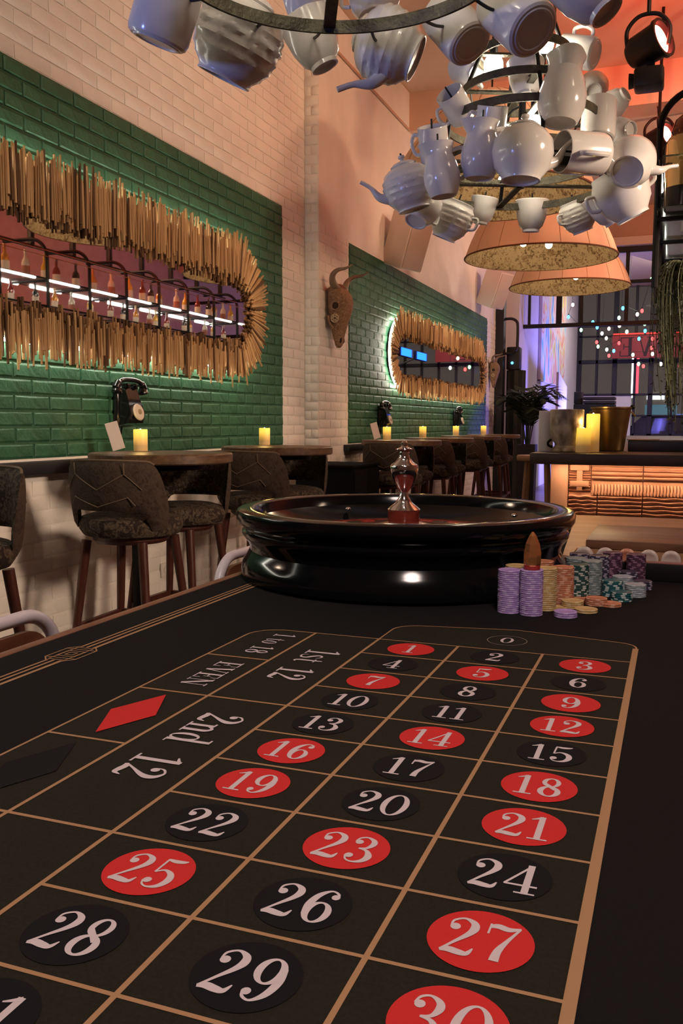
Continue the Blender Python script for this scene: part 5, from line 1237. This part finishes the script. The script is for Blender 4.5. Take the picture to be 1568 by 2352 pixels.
for x in (-1.3, 1.35): MB().lathe([(0, -.1), (.25, -.1), (.31, -.07), (.31, .07), (.25, .1), (0, .1)], 24, Matrix.Translation((x, -.75, .31)) @ Matrix.Rotation(PI/2, 4, 'X')).build('wheel', mat('tyre', (.012, .012, .012), .7), car)
for z in (.75,): MB().sphere((1.98, -.82, z), .07, 10, 8).build('headlight', emat('headlight', (1, 1, .95), 6), car)

# strings of coloured bulbs -------------------------------------------------
bc_ = {'green': (.35, 1, .45), 'blue': (.08, .40, 1), 'red': (1, .06, .06), 'pink': (1, .55, .45), 'warm': (1, .85, .55), 'white': (.9, 1, .9)}
STR = [
 [(-1.725, 18.200, 3.618, 'white'), (-1.807, 18.200, 3.369, 'blue'), (-1.540, 18.200, 3.089, 'green'), (-1.306, 18.200, 3.243, 'blue'), (-1.215, 18.200, 3.132, 'blue'), (-0.978, 18.200, 3.098, 'pink'), (-1.114, 18.200, 3.004, 'white')],
 [(-0.077, 17.200, 4.070, 'blue'), (-0.143, 17.200, 3.917, 'green'), (-0.298, 17.200, 3.319, 'red'), (-0.384, 17.200, 3.256, 'pink'), (-0.656, 17.200, 3.384, 'blue'), (-0.723, 17.200, 3.202, 'green'), (-0.710, 17.200, 3.050, 'pink'), (-0.567, 17.200, 2.927, 'warm')],
 [(-1.265, 18.800, 2.879, 'red'), (-1.235, 18.800, 2.786, 'green'), (-1.069, 18.800, 2.957, 'warm'), (-0.907, 18.800, 2.685, 'blue'), (-1.003, 18.800, 2.586, 'red'), (-1.052, 18.800, 2.716, 'white'), (-0.805, 18.800, 2.848, 'red')],
 [(0.119, 17.800, 3.048, 'green'), (-0.262, 17.800, 3.130, 'green'), (-0.249, 17.800, 2.991, 'blue'), (-0.360, 17.800, 2.839, 'blue'), (-0.103, 17.800, 2.832, 'red'), (-0.121, 17.800, 2.651, 'red'), (-0.092, 17.800, 2.529, 'warm'), (-0.466, 17.800, 2.521, 'green'), (-0.351, 17.800, 2.336, 'green'), (-0.257, 17.800, 2.290, 'red'), (0.072, 17.800, 2.327, 'white')],
]
SL = ['string of small coloured bulbs nearest the painting', 'string of small coloured bulbs hanging highest before the window bars', 'string of small coloured bulbs around the window sign end', 'string of small coloured bulbs across the window sign lettering']
for (pts, lb) in zip(STR, SL):
    t = thing('string_lights', pts[0][:3], lb, 'string lights', 'coloured string lights in the back room')
    o0 = Vector(pts[0][:3]); P = [tuple(Vector(p[:3]) - o0 + Vector((0, 0, .06))) for p in pts]
    MB().tube([(P[0][0] - .05, P[0][1], ZC - o0.z)] + P + [(P[-1][0] + .05, P[-1][1], ZC - o0.z)], .004, 4).build('wire', black_metal, t)
    for p, q in zip(pts, P):
        b = MB().sphere((q[0], q[1], q[2] - .06), .030, 10, 8, (1, 1, 1.4)).build('bulb', emat('string_' + p[3], bc_[p[3]], 5), t)
        MB().tube([(q[0], q[1], q[2] - .02), q], .016, 6).build('bulb_cap', black_metal, t)

# ------------------------------------------------------------------ stage spotlights
def spot_lamp(loc, s, label, aim, top=True):
    t = thing('stage_spotlight', loc, label, 'spotlight', 'red stage spotlights')
    M = frame_to(aim)
    MB().lathe([(0, -.10*s), (.06*s, -.10*s), (.085*s, -.06*s), (.09*s, .07*s), (.10*s, .075*s), (.10*s, .095*s), (.085*s, .095*s), (.080*s, .06*s), (0, .05*s)], 28, M).build('lamp_can', black_metal, t)
    MB().lathe([(0, .066*s), (.074*s, .066*s), (.074*s, .072*s), (0, .074*s)], 24, M).build('lens', emat('red_lens', (1, .12, .08), 22), t)
    MB().tube(catmull([(-.10*s, 0, 0), (-.105*s, 0, .09*s), (-.06*s, 0, .15*s), (0, 0, .165*s), (.06*s, 0, .15*s), (.105*s, 0, .09*s), (.10*s, 0, 0)], 5), .011*s, 8).build('yoke', black_metal, t)
    if top: MB().tube([(0, 0, .165*s), (0, 0, ZC - loc[2])], .012, 8).build('drop_pipe', black_metal, t)
    return t
P1 = (0.1782, 4.5193, 3.3772); P2 = (0.2055, 6.3542, 3.3702)
spot_lamp(P1, 1.15, 'upper red stage spotlight glowing against the ceiling', (0.8501, -0.4736, 0.2302))
spot_lamp(P2, 1.0, 'lower red stage spotlight beside the bottle rack', (0.8104, -0.5555, 0.1862))
mb_ = thing('effect_projector', (0.1929, 4.5042, 3.1859), 'black effect projector hanging below the upper red spotlight', 'projector')
MB().rbox((-.085, -.08, -.06), (.085, .08, .055), .02).build('housing', black_metal, mb_)
MB().rbox((-.02, -.02, .055), (.03, .02, .11), .004).build('neck', black_metal, mb_)
MB().lathe([(0, 0), (.04, 0), (.045, .03), (0, .032)], 20, Matrix.Translation((-.085, 0, 0)) @ frame_to((-1, 0, 0))).build('lens_barrel', black_metal, mb_)
light('red_spot_light', 'SPOT', (P1[0] + .24, P1[1] - .08, P1[2] + .05), 260, (1, .06, .02), .05, (1.3, 6.3, 4.3), 2.2, .6)
light('red_spot_light', 'SPOT', (P2[0] + .22, P2[1] - .1, P2[2]), 60, (1, .06, .02), .05, (1.4, 6.9, 3.9), 1.6, .6)
# blue floodlights in the back room, facing the mirror wall
for i, y in enumerate((17.0, 18.2)):
    t = thing('blue_floodlight', (.85, y, 2.62), 'blue LED floodlight on an arm in the back room', 'floodlight', 'blue floodlights')
    MB().rbox((-.02, -.42, -.10), (.05, .42, .10), .01).build('housing', black_metal, t)
    MB().rbox((-.028, -.38, -.08), (-.021, .38, .08), .002).build('led_face', emat('blue_flood', (.01, .09, 1), 7), t)
    MB().tube([(.05, 0, 0), (.6, -.4, -.3), (2.74, -.4, -.3)], .02, 8).build('arm', black_metal, t)
